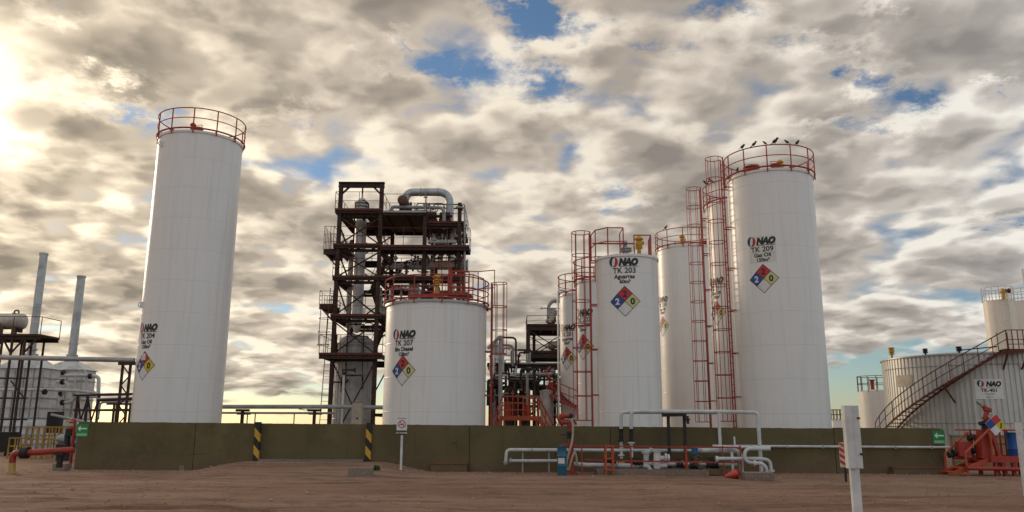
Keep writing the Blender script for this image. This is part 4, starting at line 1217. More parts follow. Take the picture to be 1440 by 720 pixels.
for (px, py, lab, d) in ((775, 446, 'silver insulated pump body on the upper deck of the small steel frame', (.45, 0, .9)), (780, 485, 'silver insulated pump body on the lower deck of the small steel frame', (1, 0, .15))):
    p = P(px, py, YS + .8); th = thing('process_pump', lab, 'pump', tuple(p), 'pumps on the small steel frame'); d = Vector(d).normalized()
    b = MB(); b.cyl(p - d * .35, p + d * .3, .27, 18, .22); b.ball(p - d * .35, .14, .26, .26, dirv=d); b.flange(p + d * .33, d, .31, .08); b.flange(p + d * .47, d, .31, .08); b.cyl(p + d * .3, p + d * .6, .15, 12); b.build('casing', MT['pump_clad'], th)
    b = MB(); b.box(p + Vector((0, 0, -.38)), (.5, .4, .2)); b.cyl(p + Vector((.25, 0, -.35)), p + Vector((.25, 0, .05)), .08, 8); b.build('base', MT['steel_red'], th)
th = thing('transfer_pipe', 'grey pipe arching from the upper pump toward tank TK 201', 'pipe', tuple(P(771, 437, YS)))
b = MB(); b.pipe([P(771, 446, YS + .6), P(771, 430, YS + .6), P(777, 423, YS + .6), P(800, 423.5, YS + .6)], .12, 12, .3); b.pipe([P(760, 433.5, YS + .5), P(800, 433.5, YS + .5)], .035, 8); b.flange(P(761, 433.5, YS + .5), (1, 0, 0), .09, .05); b.flange(P(781, 422.8, YS + .6), (1, 0, 0), .18, .06); b.build('pipe_run', MT['grey_pipe'], th)

# long dark rack below
YR = 49.0
rk2 = thing('pipe_bridge', 'dark truss pipe bridge with many posts between tanks TK 207 and TK 202', 'pipe rack', (X(745, YR), YR, 0))
xa, xb = X(684, YR), X(806, YR); zt = zat(513, YR, 740); zl = zat(545, YR, 740)
b = MB()
for y in (YR, YR + 1.6):
    b.ibeam((xa, y, zt), (xb, y, zt), .16, .22); b.ibeam((xa, y, zl), (xb, y, zl), .16, .2)
    n = 9
    for k in range(n):
        u0 = xa + (xb - xa) * k / n; u1 = xa + (xb - xa) * (k + 1) / n
        b.beam((u0, y, zl if k % 2 else zt), (u1, y, zt if k % 2 else zl), .07)
for k in range(6):
    xx = xa + (xb - xa) * (k + .5) / 6; b.beam((xx, YR, zt - .2), (xx, YR + 1.6, zt - .2), .12)
b.build('truss', MT['steel'], rk2)
for px in (688, 699, 711, 718, 726, 737, 744, 751, 758, 781):
    x = X(px, YR); y = YR + (px % 3) * .7; b = MB(); b.beam((x, y, 0), (x, y, zt - .1 if px % 2 else zl), .15, .15); b.build('post', MT['steel'], rk2)
b = MB(); b.box((X(735, YR), YR + .8, (zl + zat(528, YR, 735)) / 2), (X(752, YR) - X(714, YR), 1.2, .62)); b.build('cable_tray', MT['black'], rk2)
b = MB(); b.pipe([P(700, 505, YR - .2), P(712, 511, YR - .2), P(800, 511, YR - .2)], .06, 8); b.pipe([P(716, 527, YR - .3), P(800, 526.5, YR - .3)], .10, 10); b.pipe([P(690, 532, YR - .2), P(800, 534, YR - .2)], .05, 8); b.pipe([P(690, 556, YR - .2), P(800, 557, YR - .2)], .06, 8); b.pipe([P(690, 570, YR + .2), P(800, 571, YR + .2)], .05, 8)
b.build('pipes', MT['grey_pipe'], rk2)
piping('dense dark pipes under the pipe bridge between the tanks', 686, 790, 515, 590, 47.0, 51.5, 34, ['steel', 'steel', 'grey_pipe', 'black', 'steel_red'], .04, .09)
piping('pale and dark pipes standing above the pipe bridge beside the ladder of TK 207', 690, 745, 488, 530, 48.0, 51.0, 10, ['grey_pipe', 'steel', 'clad'], .03, .08)
for i, (px, pyt, w, lab) in enumerate(((716, 545, .34, 'dark upright exchanger under the pipe bridge, left of two'), (737, 540, .30, 'dark upright exchanger under the pipe bridge, right of two'))):
    th = thing('upright_exchanger', lab, 'heat exchanger', (X(px, 48.2), 48.2, 0)); x = X(px, 48.2); z = zat(pyt, 48.2, px)
    b = MB(); b.lathe([(w * .6, 0), (w, .3), (w, z - .3), (w * .7, z), (1e-6, z + .05)], (x, 48.2, 0), 20); b.build('shell', MT['steel'], th)
    b = MB(); b.flange((x, 48.2, z - .35), (0, 0, 1), w * 1.25, .09, 20); b.flange((x, 48.2, .9), (0, 0, 1), w * 1.25, .09, 20); b.build('flanges', MT['clad_dark'], th)
th = thing('stripper_column', 'narrow grey insulated column right of tank TK 207 behind its ladder', 'column', (X(697, 50), 50, 0))
x = X(696, 50); z = zat(480, 50, 697); b = MB(); b.lathe([(.3, 0), (.3, z - .3), (.12, z)], (x, 50, 0), 20); b.build('shell', MT['clad_dark'], th)
b = MB(); b.flange((x, 50, z - .3), (0, 0, 1), .36, .08); b.flange((x, 50, z - 1.1), (0, 0, 1), .35, .08); b.build('flanges', MT['galv'], th)
th = thing('goose_neck_pipe', 'pale grey pipe with a slanting branch rising beside the ladder of TK 207', 'pipe', (X(704, 46), 46, 0))
b = MB(); b.pipe([(X(704, 46), 46, 1.0), P(704, 472, 46)], .11, 12); b.pipe([P(686, 490, 45.9), P(703.5, 473, 45.9)], .10, 10); b.build('pipe_run', MT['grey_pipe'], th)
th = thing('thin_loop_pipe', 'thin dark pipe bent like a hook above the pipe bridge, upper of two', 'pipe', tuple(P(725, 515, 48)))
b = MB(); b.pipe([P(704, 474.5, 48), P(725.5, 475, 48), P(725.5, 514, 48)], .06, 8, .25); b.build('pipe_run', MT['steel'], th)
th = thing('thin_loop_pipe', 'thin grey pipe bent like a hook above the pipe bridge, lower of two', 'pipe', tuple(P(721, 515, 48)))
b = MB(); b.pipe([P(706, 485, 48.4), P(721.5, 486, 48.4), P(721.5, 515, 48.4)], .075, 8, .25); b.build('pipe_run', MT['grey_pipe'], th)
b = MB(); th = thing('bridge_valve', 'small valve with a tall stem on the pipe bridge', 'valve', tuple(P(729, 512, 48.4))); p = P(729, 513, 48.4); b.cyl(p, p + Vector((0, 0, .55)), .06, 8); b.flange(p + Vector((0, 0, .2)), (0, 0, 1), .14, .06); b.build('body', MT['steel'], th); b = MB(); b.arc((p.x, p.y), .14, p.z + .58, 0, 6.2832, .02, 14, 5); b.build('hand_wheel', MT['steel_red'], th)
th = thing('upright_drum', 'plain grey upright drum behind the orange stairs near tank TK 201', 'vessel', (X(768, 46), 46, 0))
x = X(768.5, 46); z = zat(549, 46, 768); b = MB(); b.lathe([(.36, 0), (.36, z - .06), (.30, z), (1e-6, z + .05)], (x, 46, 0), 28); b.build('shell', MT['clad_dark'], th)
b = MB(); b.flange((x, 46, z - .05), (0, 0, 1), .385, .06, 28); b.build('rim', MT['galv'], th)

# orange stairs and railings low between the tanks
YO = 42.0
og = thing('orange_crossover', 'orange red crossover stairs and railings between tanks TK 207 and TK 201', 'stairs', (X(735, YO), YO, 0))
zd = zat(586, YO, 735); xa, xb = X(706, YO), X(758, YO)
b = MB(); b.box(((xa + xb) / 2, YO + .5, zd), (xb - xa, 1.0, .08)); b.beam((xa, YO, zd - .1), (xb, YO, zd - .1), .07, .18)
for x in (xa + .1, (xa + xb) / 2, xb - .1):
    for y in (YO + .08, YO + .92): b.beam((x, y, 0), (x, y, zd - .04), .09)
b.build('landing', MT['orange'], og)
for (xe, xs_) in ((xa, X(682, YO)), (xb, X(787, YO))):
    b = MB(); 
    for y in (YO + .1, YO + .9): b.beam((xe, y, zd), (xs_, y, .1), .06, .2)
    for k in range(1, 7): b.box((xe + (xs_ - xe) * k / 7, YO + .5, zd + (.1 - zd) * k / 7), (.24, .76, .04))
    s = b.build('stair_flight', MT['orange'], og)
    h = MB()
    for y in (YO + .08, YO + .92):
        h.beam((xe, y, zd + 1.0), (xs_, y, 1.1), .05); h.beam((xe, y, zd + .55), (xs_, y, .62), .035)
        for k in range(4): f = k / 3; h.beam((xe + (xs_ - xe) * f, y, zd + (.1 - zd) * f), (xe + (xs_ - xe) * f, y, zd + 1.0 + (1.1 - zd - 1.0) * f), .05)
    h.build('handrail', MT['orange'], s)
b = MB()
for y in (YO + .04, YO + .96):
    for hh in (.35, .7, 1.05): b.beam((xa, y, zd + hh), (xb, y, zd + hh), .04)
    n = 7
    for k in range(n + 1): x = xa + (xb - xa) * k / n; b.beam((x, y, zd), (x, y, zd + (1.35 if k in (2, 5) else 1.05)), .05)
b.build('handrail', MT['orange'], og)
b = MB(); b.box((X(714, YO), YO + 1.3, zat(575, YO, 714)), (.35, .3, .8)); b.build('guard_panel', MT['orange'], og)
b = MB(); b.box((X(742, YO), YO + 1.3, zat(577, YO, 742)), (.4, .3, .6)); b.build('guard_panel', MT['red'], og)
# spiral stair of TK 201
sp = thing('curved_stair', 'red curved stair winding round the slim tank TK 201', 'stairs', tuple(c201))
b = MB(); h = MB(); N = 16
zs, ze = zat(578, c201.y - 1.6, 800), zat(535, c201.y - 1.6, 800)
for k in range(N + 1):
    f = k / N; a = R_(-8) + (R_(-118) - R_(-8)) * f; z = zs + (ze - zs) * f
    o = Vector((math.sin(a), -math.cos(a), 0)); 
    b.box(c201 + o * 1.80 + Vector((0, 0, z)), (.26, .75, .04), rz=a)
def helix(r, dz, rad, mb, a0=-8, a1=-118, n=20): mb.pipe([c201 + Vector((r * math.sin(R_(a0 + (a1 - a0) * i / n)), -r * math.cos(R_(a0 + (a1 - a0) * i / n)), zs + (ze - zs) * i / n + dz)) for i in range(n + 1)], rad, 6)
helix(2.18, 0, .05, b); helix(1.45, 0, .04, b); b.build('treads', MT['red'], sp)
helix(2.18, .95, .03, h); helix(2.18, .5, .022, h)
for k in range(0, N + 1, 3):
    f = k / N; a = R_(-8 - 110 * f); z = zs + (ze - zs) * f; p = c201 + Vector((2.18 * math.sin(a), -2.18 * math.cos(a), z)); h.pipe([p, p + Vector((0, 0, .95))], .025, 6)
h.build('handrail', MT['red'], sp)
p = P(776, 520, c201.y); b = MB(); b.cyl((p.x, p.y, 0), (p.x, p.y, ze), .07, 8); b.build('post', MT['red'], sp)
th = thing('drain_standpipe', 'thin white upright pipe in front of the left edge of tank TK 201', 'pipe', (X(785, 44), 44, 0))
b = MB(); x = X(786, 44); b.pipe([(x, 44, 0), (x, 44, zat(408, 44, 786)), (x + .5, 44.6, zat(406, 44, 786))], .05, 8, .2); b.build('pipe_run', MT['white_pipe'], th)

# ================================================================== furnaces at the far left
YN = 50.0
mpp = scale_at(YN)
def furnace(px, pxw, py_eave, py_apex, y, label, stack_px, stack_top, stack_r):
    x = at(px, py_eave, y).x; w = pxw * scale_at(y); ze = at(px, py_eave, y).z; zx = at(px, py_apex, y).z
    t = thing('furnace', label, 'furnace', (x, y, 0), 'furnaces at the left edge')
    d = w * .62; yf = y - d / 2
    b = MB(); b.box((x, y, (ze + 1.9) / 2), (w, d, ze - 1.9)); 
    f = .28
    b.add([(x - w / 2 - f, yf - f, 0), (x + w / 2 + f, yf - f, 0), (x + w / 2 + f, y + d / 2 + f, 0), (x - w / 2 - f, y + d / 2 + f, 0), (x - w / 2 - f, yf - f, 1.5), (x + w / 2 + f, yf - f, 1.5), (x + w / 2 + f, y + d / 2 + f, 1.5), (x - w / 2 - f, y + d / 2 + f, 1.5),
           (x - w / 2, yf, 1.96), (x + w / 2, yf, 1.96), (x + w / 2, y + d / 2, 1.96), (x - w / 2, y + d / 2, 1.96)],
          [(0, 1, 5, 4), (1, 2, 6, 5), (2, 3, 7, 6), (3, 0, 4, 7), (4, 5, 9, 8), (5, 6, 10, 9), (6, 7, 11, 10), (7, 4, 8, 11)])
    b.build('casing', MT['furnace'], t)
    r = MB(); n = stack_r * 1.6; e = .12
    lo = [(x - w / 2 - e, yf - e, ze), (x + w / 2 + e, yf - e, ze), (x + w / 2 + e, y + d / 2 + e, ze), (x - w / 2 - e, y + d / 2 + e, ze)]; hi = [(x - n, y - n, zx), (x + n, y - n, zx), (x + n, y + n, zx), (x - n, y + n, zx)]
    r.add(lo + hi, [(0, 1, 5, 4), (1, 2, 6, 5), (2, 3, 7, 6), (3, 0, 4, 7), (4, 5, 6, 7)]); r.build('hood', MT['furnace'], t)
    s = MB()
    for k in range(6):
        xx = x - w / 2 + w * k / 5; s.beam((xx, yf - .03, 2.0), (xx, yf - .03, ze), .05, .07); s.beam((xx + (xx - x) * .16, yf - f - .03, 0), (xx + (xx - x) * .16, yf - f - .03, 1.5), .05, .07)
    for z in (.5, 1.0, 1.5, 2.0, 2.6, 3.2, 3.8, 4.4, ze):
        if z <= ze: s.beam((x - w / 2 - (f if z <= 1.5 else 0), yf - .05 - (f if z <= 1.5 else 0), z), (x + w / 2 + (f if z <= 1.5 else 0), yf - .05 - (f if z <= 1.5 else 0), z), .06, .06); s.beam((x + w / 2 + .04 + (f if z <= 1.5 else 0), yf, z), (x + w / 2 + .04 + (f if z <= 1.5 else 0), y + d / 2, z), .06, .06)
    s.build('stiffeners', MT['galv'], t)
    k_ = MB(); zt = at(stack_px, stack_top, y).z
    k_.cyl((x, y, zx - .05), (x, y, zt), stack_r, 28)
    st = k_.build('stack', MT['duct'], t)
    k_ = MB(); k_.flange((x, y, zx + .08), (0, 0, 1), stack_r * 1.7, .14, 28); k_.flange((x, y, zx + .42), (0, 0, 1), stack_r * 1.35, .1, 28); k_.flange((x, y, zx + 1.2), (0, 0, 1), stack_r * 1.12, .09, 28); k_.flange((x, y, zt - .06), (0, 0, 1), stack_r * 1.12, .12, 28)
    k_.build('bands', MT['clad_dark'], st)
    return x, ze, w, yf
fx, fz, fw, fyf = furnace(41, 66, 519, 501, YN, 'larger pale furnace at the left edge with the taller chimney stack', 61, 356, .24)
gx_, gz, gw, gyf = furnace(99, 56, 521, 509, YN + 3.5, 'smaller pale furnace second from the left edge with the shorter stack', 110, 388, .26)
# pipework on the furnaces
th = thing('burner_piping', 'white looped burner pipes with black valves on the side of the smaller furnace', 'pipework', tuple(P(95, 560, YN)))
b = MB(); Yp = 49.2
b.pipe([P(-30, 548, 48), P(70, 548, 48), P(104, 549, 48), P(138, 553, 48)], .09, 10)
b.pipe([P(85, 528, Yp), P(132, 528, Yp), P(139, 531, Yp), P(137, 590, Yp)], .11, 12, .3)
b.pipe([P(80, 537, Yp), P(93, 537, Yp), P(96, 545, Yp), P(85, 556, Yp), P(84, 566, Yp), P(100, 566, Yp), P(106, 556, Yp), P(140, 558, Yp)], .10, 10, .35)
b.pipe([P(106, 523, Yp), P(104, 552, Yp)], .07, 8); b.pipe([P(120, 520, Yp), P(124, 570, Yp)], .06, 8)
b.build('pipe_run', MT['white_pipe'], th)
for (px, py) in ((88, 537), (86, 553), (88, 566), (89, 524), (127, 529), (63, 551)):
    c_ = MB(); p = P(px, py, Yp - .05 if px != 63 else 47.9); c_.flange(p, (1, 0, 0), .17, .16, 14); c_.cyl(p, p + Vector((0, -.25, 0)), .06, 8); c_.build('valve', MT['black'], th)
# dark frame beside the small furnace
th = thing('steel_trestle', 'dark steel frame with cross braces right of the smaller furnace', 'steel frame', (X(122, 47.5), 47.5, 0))
b = MB()
for px in (105, 119, 135): 
    for y in (47.5, 49.5): b.beam((X(px, y), y, 0), (X(px, y), y, zat(555, y, px)), .12)
for (a0, a1) in ((105, 119), (119, 135)): b.beam((X(a0, 47.5), 47.5, 0.4), (X(a1, 47.5), 47.5, zat(560, 47.5, a1)), .07); b.beam((X(a1, 47.5), 47.56, 0.4), (X(a0, 47.5), 47.56, zat(560, 47.5, a0)), .07)
for py in (556, 577): b.beam(P(104, py, 47.5), P(183, py - 1, 47.5), .11)
b.build('bars', MT['steel'], th)
b = MB(); b.box(P(77, 594, 47.4), (.75, .4, 1.2)); b.build('burner_box', MT['black'], th)
b = MB(); b.pipe([P(72, 583, 45), P(100, 589, 45), P(118, 593, 45)], .07, 8); b.pipe([P(138, 588, 46), P(141, 566, 46), P(184, 564, 46)], .06, 8, .2); b.pipe([P(138, 562, 46.6), P(186, 560, 46.6)], .09, 8); b.build('lines', MT['grey_pipe'], th)
# small post frames seen under the high pipe
for i, px in enumerate((157, 177)):
    pass
# high pipe on a laced trestle
hp = thing('high_pipe', 'long pale pipe carried high on a laced trestle left of tank TK 204', 'pipe rack', (X(172, 38), 38, 0))
b = MB(); b.pipe([P(-60, 500, 38), P(0, 502.5, 38), P(189, 506.5, 38)], .115, 14); b.build('pipe_run', MT['galv'], hp)
b = MB(); z = zat(511, 38, 175); xa, xb = X(164, 38), X(175, 38)
for x in (xa, xb): b.beam((x, 38, 0), (x, 38, z), .10)
b.beam((xa - .2, 38, z), (xb + .35, 38, z), .16, .16); n = 9
for k in range(n): 
    z0 = .2 + (z - .3) * k / n; z1 = .2 + (z - .3) * (k + 1) / n; b.beam((xa, 38, z0 if k % 2 else z1), (xb, 38.04, z1 if k % 2 else z0), .05)
b.build('trestle', MT['steel'], hp)
th = thing('low_pipe_rack', 'low pipes on short posts seen between the furnaces and tank TK 204', 'pipe rack', (X(165, 41), 41, 0))
b = MB(); b.pipe([P(137, 555, 41), P(188, 554, 41)], .06, 8); b.pipe([P(137, 563, 41.4), P(188, 561, 41.4)], .07, 8); b.pipe([P(150, 568, 40.6), P(188, 568, 40.6)], .05, 8); b.pipe([P(120, 577, 40.6), P(188, 577, 40.6)], .05, 8); b.build('pipes', MT['steel'], th)
b = MB()
for px in (155, 159, 172, 178): b.beam((X(px, 41), 41.2, 0), (X(px, 41), 41.2, zat(566, 41, px)), .09)
b.build('posts', MT['steel'], th)

# elevated drum tower at the left edge
YE = 44.0
et = thing('drum_tower', 'dark steel tower carrying a horizontal drum at the left edge', 'steel tower', (X(25, YE), YE, 0))
zpl = zat(471, YE, 25); xs0, xs1 = at(-22, 471, YE).x, at(57, 473, YE).x
feet = (X(-14, YE), X(2, YE), X(30, YE)); heads = (at(4, 474, YE).x, at(18, 474, YE).x, at(36, 474, YE).x)
b = MB()
for (f, h_) in zip(feet, heads):
    b.beam((f if f != feet[2] else h_, YE, 0), (h_, YE, zpl - .1), .10); b.beam((f if f != feet[2] else h_, YE + 1.8, 0), (h_, YE + 1.8, zpl - .1), .09)
b.build('legs', MT['steel'], et)
b = MB(); b.box(((xs0 + xs1) / 2, YE + .9, zpl), (xs1 - xs0, 2.0, .1)); b.ibeam((xs0, YE, zpl - .15), (xs1, YE, zpl - .15), .14, .2); b.ibeam((xs0, YE + 1.8, zpl - .15), (xs1, YE + 1.8, zpl - .15), .14, .2)
b.beam((heads[2], YE, zpl - 1.0), (heads[2] + .6, YE, zpl - .25), .08); b.beam((heads[1], YE, zpl - 1.0), (heads[1] + .6, YE, zpl - .25), .08); b.beam((heads[1], YE, zpl - 1.0), (heads[1] - .5, YE, zpl - .25), .08)
pf = b.build('platform', MT['steel'], et)
r = MB(); rail_line(r, [(xs0, YE - .05, zpl), (xs1, YE - .05, zpl), (xs1, YE + 1.85, zpl)], 1.0, .022, (), 1.6); r.build('handrail', MT['steel_red'], pf)
b = MB()
for py in (532, 560, 590): b = MB(); b.beam(P(0, py, YE + .05), P(38, py, YE + .05), .08); b.build('tie_bar', MT['steel'], et)
b = MB(); b.beam(P(15, 535, YE), P(34, 560, YE), .06); b.build('brace', MT['steel'], et)
th = thing('header_drum', 'rust stained pale horizontal drum resting on the platform of the left edge tower', 'drum', tuple(P(17, 455, YE + .7)))
p = P(16, 452, YE + .8); b = MB(); b.cyl(p + Vector((-1.2, 0, 0)), p + Vector((.62, 0, 0)), .45, 24); b.ball(p + Vector((.62, 0, 0)), .22, .45, .45); b.build('shell', MT['pump_clad'], th)
b = MB(); b.pipe([p + Vector((.1, 0, .3)), p + Vector((.1, 0, .62)), p + Vector((.35, 0, .62)), p + Vector((.35, 0, .4))], .045, 8, .1); b.flange(p + Vector((.1, 0, .45)), (0, 0, 1), .12, .06)
b.cyl(p + Vector((-.35, -.3, 0)), p + Vector((-.35, -.3, -1.3)), .13, 10); b.cyl(p + Vector((.35, -.2, -.2)), p + Vector((.35, -.2, -1.2)), .15, 10); b.pipe([p + Vector((-.7, -.4, -.3)), p + Vector((-.2, -.4, -.3)), p + Vector((-.2, -.4, -1.2))], .06, 8, .1); b.build('nozzles', MT['brown_ins'], th)
b = MB(); b.box(p + Vector((.45, 0, -.45)), (.15, .6, .3)); b.build('saddle', MT['steel'], th)

# ================================================================== the right side: corrugated tank TK-401, stairs, tanks beyond
R4 = 4.75; c4 = centre_l(1247, R4, 48.0); H4 = rim_height(c4, R4, 1349, 497.5)
t4 = thing('corrugated_tank', 'wide low tank clad in upright corrugated sheet with a brown stair, at the right', 'tank', tuple(c4))
b = MB(); N = 220; prof = []
ang = []; rad_ = []
for k in range(110):
    base = 2 * math.pi * k / 110; q = 2 * math.pi / 110
    for f, r in ((0, R4), (.62, R4), (.72, R4 - .05), (.90, R4 - .05)): ang.append(base + q * f); rad_.append(r)
m = len(ang); vs = []
for z in (0.0, H4): vs += [(c4.x + r * math.sin(a), c4.y - r * math.cos(a), z) for a, r in zip(ang, rad_)]
b.add(vs, [(i, (i + 1) % m, m + (i + 1) % m, m + i) for i in range(m)])
tt = NT('corrugated_cladding'); a_ = tt.noise(0.5, 5, .6); s_ = tt.noise(1.0, 5, .6, stretch=(4, 4, .2)); z_ = tt.xyz()[2]
cc = tt.mix(tt.step(a_, .35, .7), (.56, .56, .54), (.47, .465, .44)); cc = tt.mix(tt.m('MULTIPLY', tt.step(s_, .5, .75), .5), cc, (.26, .22, .17))
MT['corr'] = tt.out(cc, .45, .35)
b.build('cladding', MT['corr'], t4)
b = MB(); b.lathe([(R4 + .02, H4 - .05), (R4 + .07, H4 - .04), (R4 + .07, H4 + .04), (R4 - .1, H4 + .06), (R4 * .5, H4 + .3), (1e-6, H4 + .42)], c4, 96); b.build('roof', MT['galv'], t4)
b = MB(); b.arc(c4, R4 + .015, 1.9, R_(-100), R_(60), .02, 60, 5); b.arc(c4, R4 + .015, H4 - .6, R_(-100), R_(60), .02, 60, 5); b.build('bands', MT['galv'], t4)
zs4 = at(1390, 545, 44).z
aS = face_angle(c4, R4, 1390.5, zs4)
def onc(a, r, z): return c4 + Vector((r * math.sin(a), -r * math.cos(a), z))
s = Sticker(); s.rect(-.66, -.55, .66, .52, 3, 0); s.logo(-.38, .27, .32, 1, 2, 1); s.text('NAO', .22, .14, .34, 0, 1, shear=.26, bold=.026, sx=.9); s.rect(-.1, .075, .55, .095, 0, 1); s.text('TK-401', 0, -.17, .26, 0, 1, bold=.008); s.text('CRUDO', 0, -.33, .13, 0, 1); s.text('400 m³', 0, -.49, .13, 0, 1)
s.build('name_board', [MT['ink'], MT['logo_blue'], MT['logo_red'], MT['white']], t4, on_cyl(c4, R4, aS, zat(547, c4.y - 4.2, 1390)), off=.02)
aB = face_angle(c4, R4, 1272, zs4); s = Sticker(); s.rect(-.62, -.32, .62, .32, 0, 0); s.build('blank_panel', [MT['beige']], t4, on_cyl(c4, R4, aB, zat(534, c4.y - 2.2, 1272)), off=.02)
def roof_fit(px, py_top, h, mat, kind, r=.11):
    a = face_angle(c4, R4 - .2, px, H4); p = onc(a, R4 - .25, H4); b = MB()
    b.cyl(p, p + Vector((0, 0, h * .55)), r * .6, 10); b.flange(p + Vector((0, 0, h * .45)), (0, 0, 1), r * 1.5, .06); b.lathe([(r * .6, h * .5), (r * 1.5, h * .62), (r * 1.5, h * .78), (r, h * .84), (r * 1.7, h * .9), (r * 1.4, h), (1e-6, h * 1.02)], p, 12); b.build(kind, MT[mat], t4)
    return p
roof_fit(1253.5, 488, .72, 'valve_yellow', 'vent_valve'); roof_fit(1301, 491, .42, 'black', 'roof_vent', .09); pp = roof_fit(1349, 487, .42, 'black', 'roof_nozzle', .10)
# helical stair round the front
st4 = thing('tank_stair', 'rusty brown stair climbing round the corrugated tank up to a landing', 'stairs', tuple(c4))
a0 = face_angle(c4, R4 + .45, 1252, 2.0) - R_(12); a1 = face_angle(c4, R4 + .45, 1413, H4)
z0 = .9; z1 = H4 + .12; N = 24
b = MB(); h = MB()
for k in range(N + 1):
    f = k / N; a = a0 + (a1 - a0) * f; z = z0 + (z1 - z0) * f; b.box(onc(a, R4 + .47, z), (.30, .72, .04), rz=a)
def hel(mb, r, dz, rr, n=40, bar=False):
    pts = [onc(a0 + (a1 - a0) * i / n, r, z0 + (z1 - z0) * i / n + dz) for i in range(n + 1)]
    if bar:
        for p, q in zip(pts[:-1], pts[1:]): mb.beam(p, q, .03, .11)
    else: mb.pipe(pts, rr, 6)
hel(b, R4 + .84, -.02, 0, bar=True); hel(b, R4 + .11, -.02, 0, bar=True); b.build('treads', MT['steel_red'], st4)
hel(h, R4 + .86, 1.0, .028); hel(h, R4 + .86, .52, .02)
for k in range(0, N + 1, 2):
    f = k / N; p = onc(a0 + (a1 - a0) * f, R4 + .86, z0 + (z1 - z0) * f); h.pipe([p, p + Vector((0, 0, 1.0))], .022, 6)
h.build('handrail', MT['steel_red'], st4)
b = MB(); h = MB(); pts = [onc(a1 + R_(14) * i / 5, R4 + .9, z1) for i in range(6)]; pin = [onc(a1 + R_(14) * i / 5, R4 - .3, z1) for i in range(6)]
for i in range(5):
    b.add([pts[i], pts[i + 1], pin[i + 1], pin[i]] + [p - Vector((0, 0, .06)) for p in (pts[i], pts[i + 1], pin[i + 1], pin[i])], [(0, 1, 2, 3), (7, 6, 5, 4), (0, 4, 5, 1), (1, 5, 6, 2), (2, 6, 7, 3), (3, 7, 4, 0)]); b.beam(pts[i] - Vector((0, 0, .12)), pts[i + 1] - Vector((0, 0, .12)), .05, .18)
for i in (0, 4): b.beam(pts[i] - Vector((0, 0, .1)), onc(a1 + R_(14) * i / 5, R4 + .03, z1 - 1.0), .07)
b.beam(onc(a0 + (a1 - a0) * .62, R4 + .84, z0 + (z1 - z0) * .62), onc(a0 + (a1 - a0) * .66, R4 + .03, z0 + (z1 - z0) * .62 - .9), .07)
b.build('landing', MT['steel_red'], st4)
rail_line(h, pts, 1.0, .026, (.5, .25), .6); rail_line(h, [pin[0], pin[0] + Vector((0, 0, 0)), pin[5]], 1.0, .022, (.5,), .7)
h.pipe([onc(face_angle(c4, R4 - .2, 1352, H4), R4 - .25, H4 + .22), onc(a1 - R_(1), R4 - .2, H4 + .35)], .035, 6)
h.build('landing_rail', MT['steel_red'], st4)

def far_tank(name, label, px0, px1, py_top, Y, mat, rail_mat, rail_h=1.1, extras=True, lad=None):
    m = at((px0 + px1) / 2, 598, Y); rr = (at(px1, 598, Y).x - at(px0, 598, Y).x) / 2 * math.cos(math.atan2(m.x, m.y)) ; c = Vector((m.x, Y, 0)); H = rim_height(c, rr, (px0 + px1) / 2 + 0, py_top)
    t = thing(name, label, 'tank', tuple(c)); b = MB(); b.lathe([(rr, 0), (rr, H), (rr * .97, H + .04), (1e-6, H + rr * .12)], c, 56); b.build('shell', MT[mat], t)
    b = MB(); n = 14; r_ = max(.022, scale_at(Y) * .55)
    for hh in (.5, 1.0): b.arc(c, rr + .05, H + rail_h * hh, 0, 2 * math.pi, r_ * .8, 48, 5)
    for k in range(n): a = 2 * math.pi * k / n; p = c + Vector(((rr + .05) * math.sin(a), -(rr + .05) * math.cos(a), H - .05)); b.pipe([p, p + Vector((0, 0, rail_h + .05))], r_, 5)
    b.build('railing', MT[rail_mat], t)
    if lad is not None:
        o = Vector((math.sin(lad), -math.cos(lad), 0)); s_ = Vector((math.cos(lad), math.sin(lad), 0)); b = MB(); ladder(b, c + o * (rr + .2) + Vector((0, 0, .5)), c + o * (rr + .2) + Vector((0, 0, H + 1)), s_, .5, .035, .5); b.build('access_ladder', MT[rail_mat], t)
    return t, c, rr, H
t_, c_, r__, H_ = far_tank('storage_tank', 'small pale tank with a grey top rail left of the corrugated tank', 1211, 1266, 549, 62, 'tank2', 'steel')
b = MB(); p = c_ + Vector((-.55, -.4, H_)); b.cyl(p, p + Vector((0, 0, .8)), .14, 10); b.flange(p + Vector((0, 0, .8)), (0, 0, 1), .22, .1); b.build('vent_valve', MT['red'], t_)
b = MB(); p = c_ + Vector((.3, -.6, H_)); b.pipe([p, p + Vector((0, 0, .7)), p + Vector((.5, 0, .7)), p + Vector((.5, 0, 0))], .06, 8, .1); b.cyl(p + Vector((.25, 0, .2)), p + Vector((.25, 0, 1.0)), .07, 8); b.build('roof_piping', MT['grey_pipe'], t_)
far_tank('storage_tank', 'tiny far tank with a thin rail between TK 209 and the small pale tank', 1168, 1188, 590, 85, 'tank2', 'steel', 1.0)
far_tank('storage_tank', 'cream tall tank with white rail and ladder behind the corrugated tank', 1402, 1448, 420, 78, 'cream', 'white_pipe', 1.3, lad=R_(-10))
far_tank('storage_tank', 'greyer tall tank standing close behind the cream tank at the right edge', 1434, 1480, 421, 84, 'cream', 'white_pipe', 1.3, lad=R_(-70))
far_tank('storage_tank', 'cream tank cut by the right edge, taller than the two beside it', 1466, 1516, 392, 72, 'cream', 'white_pipe', 1.3)
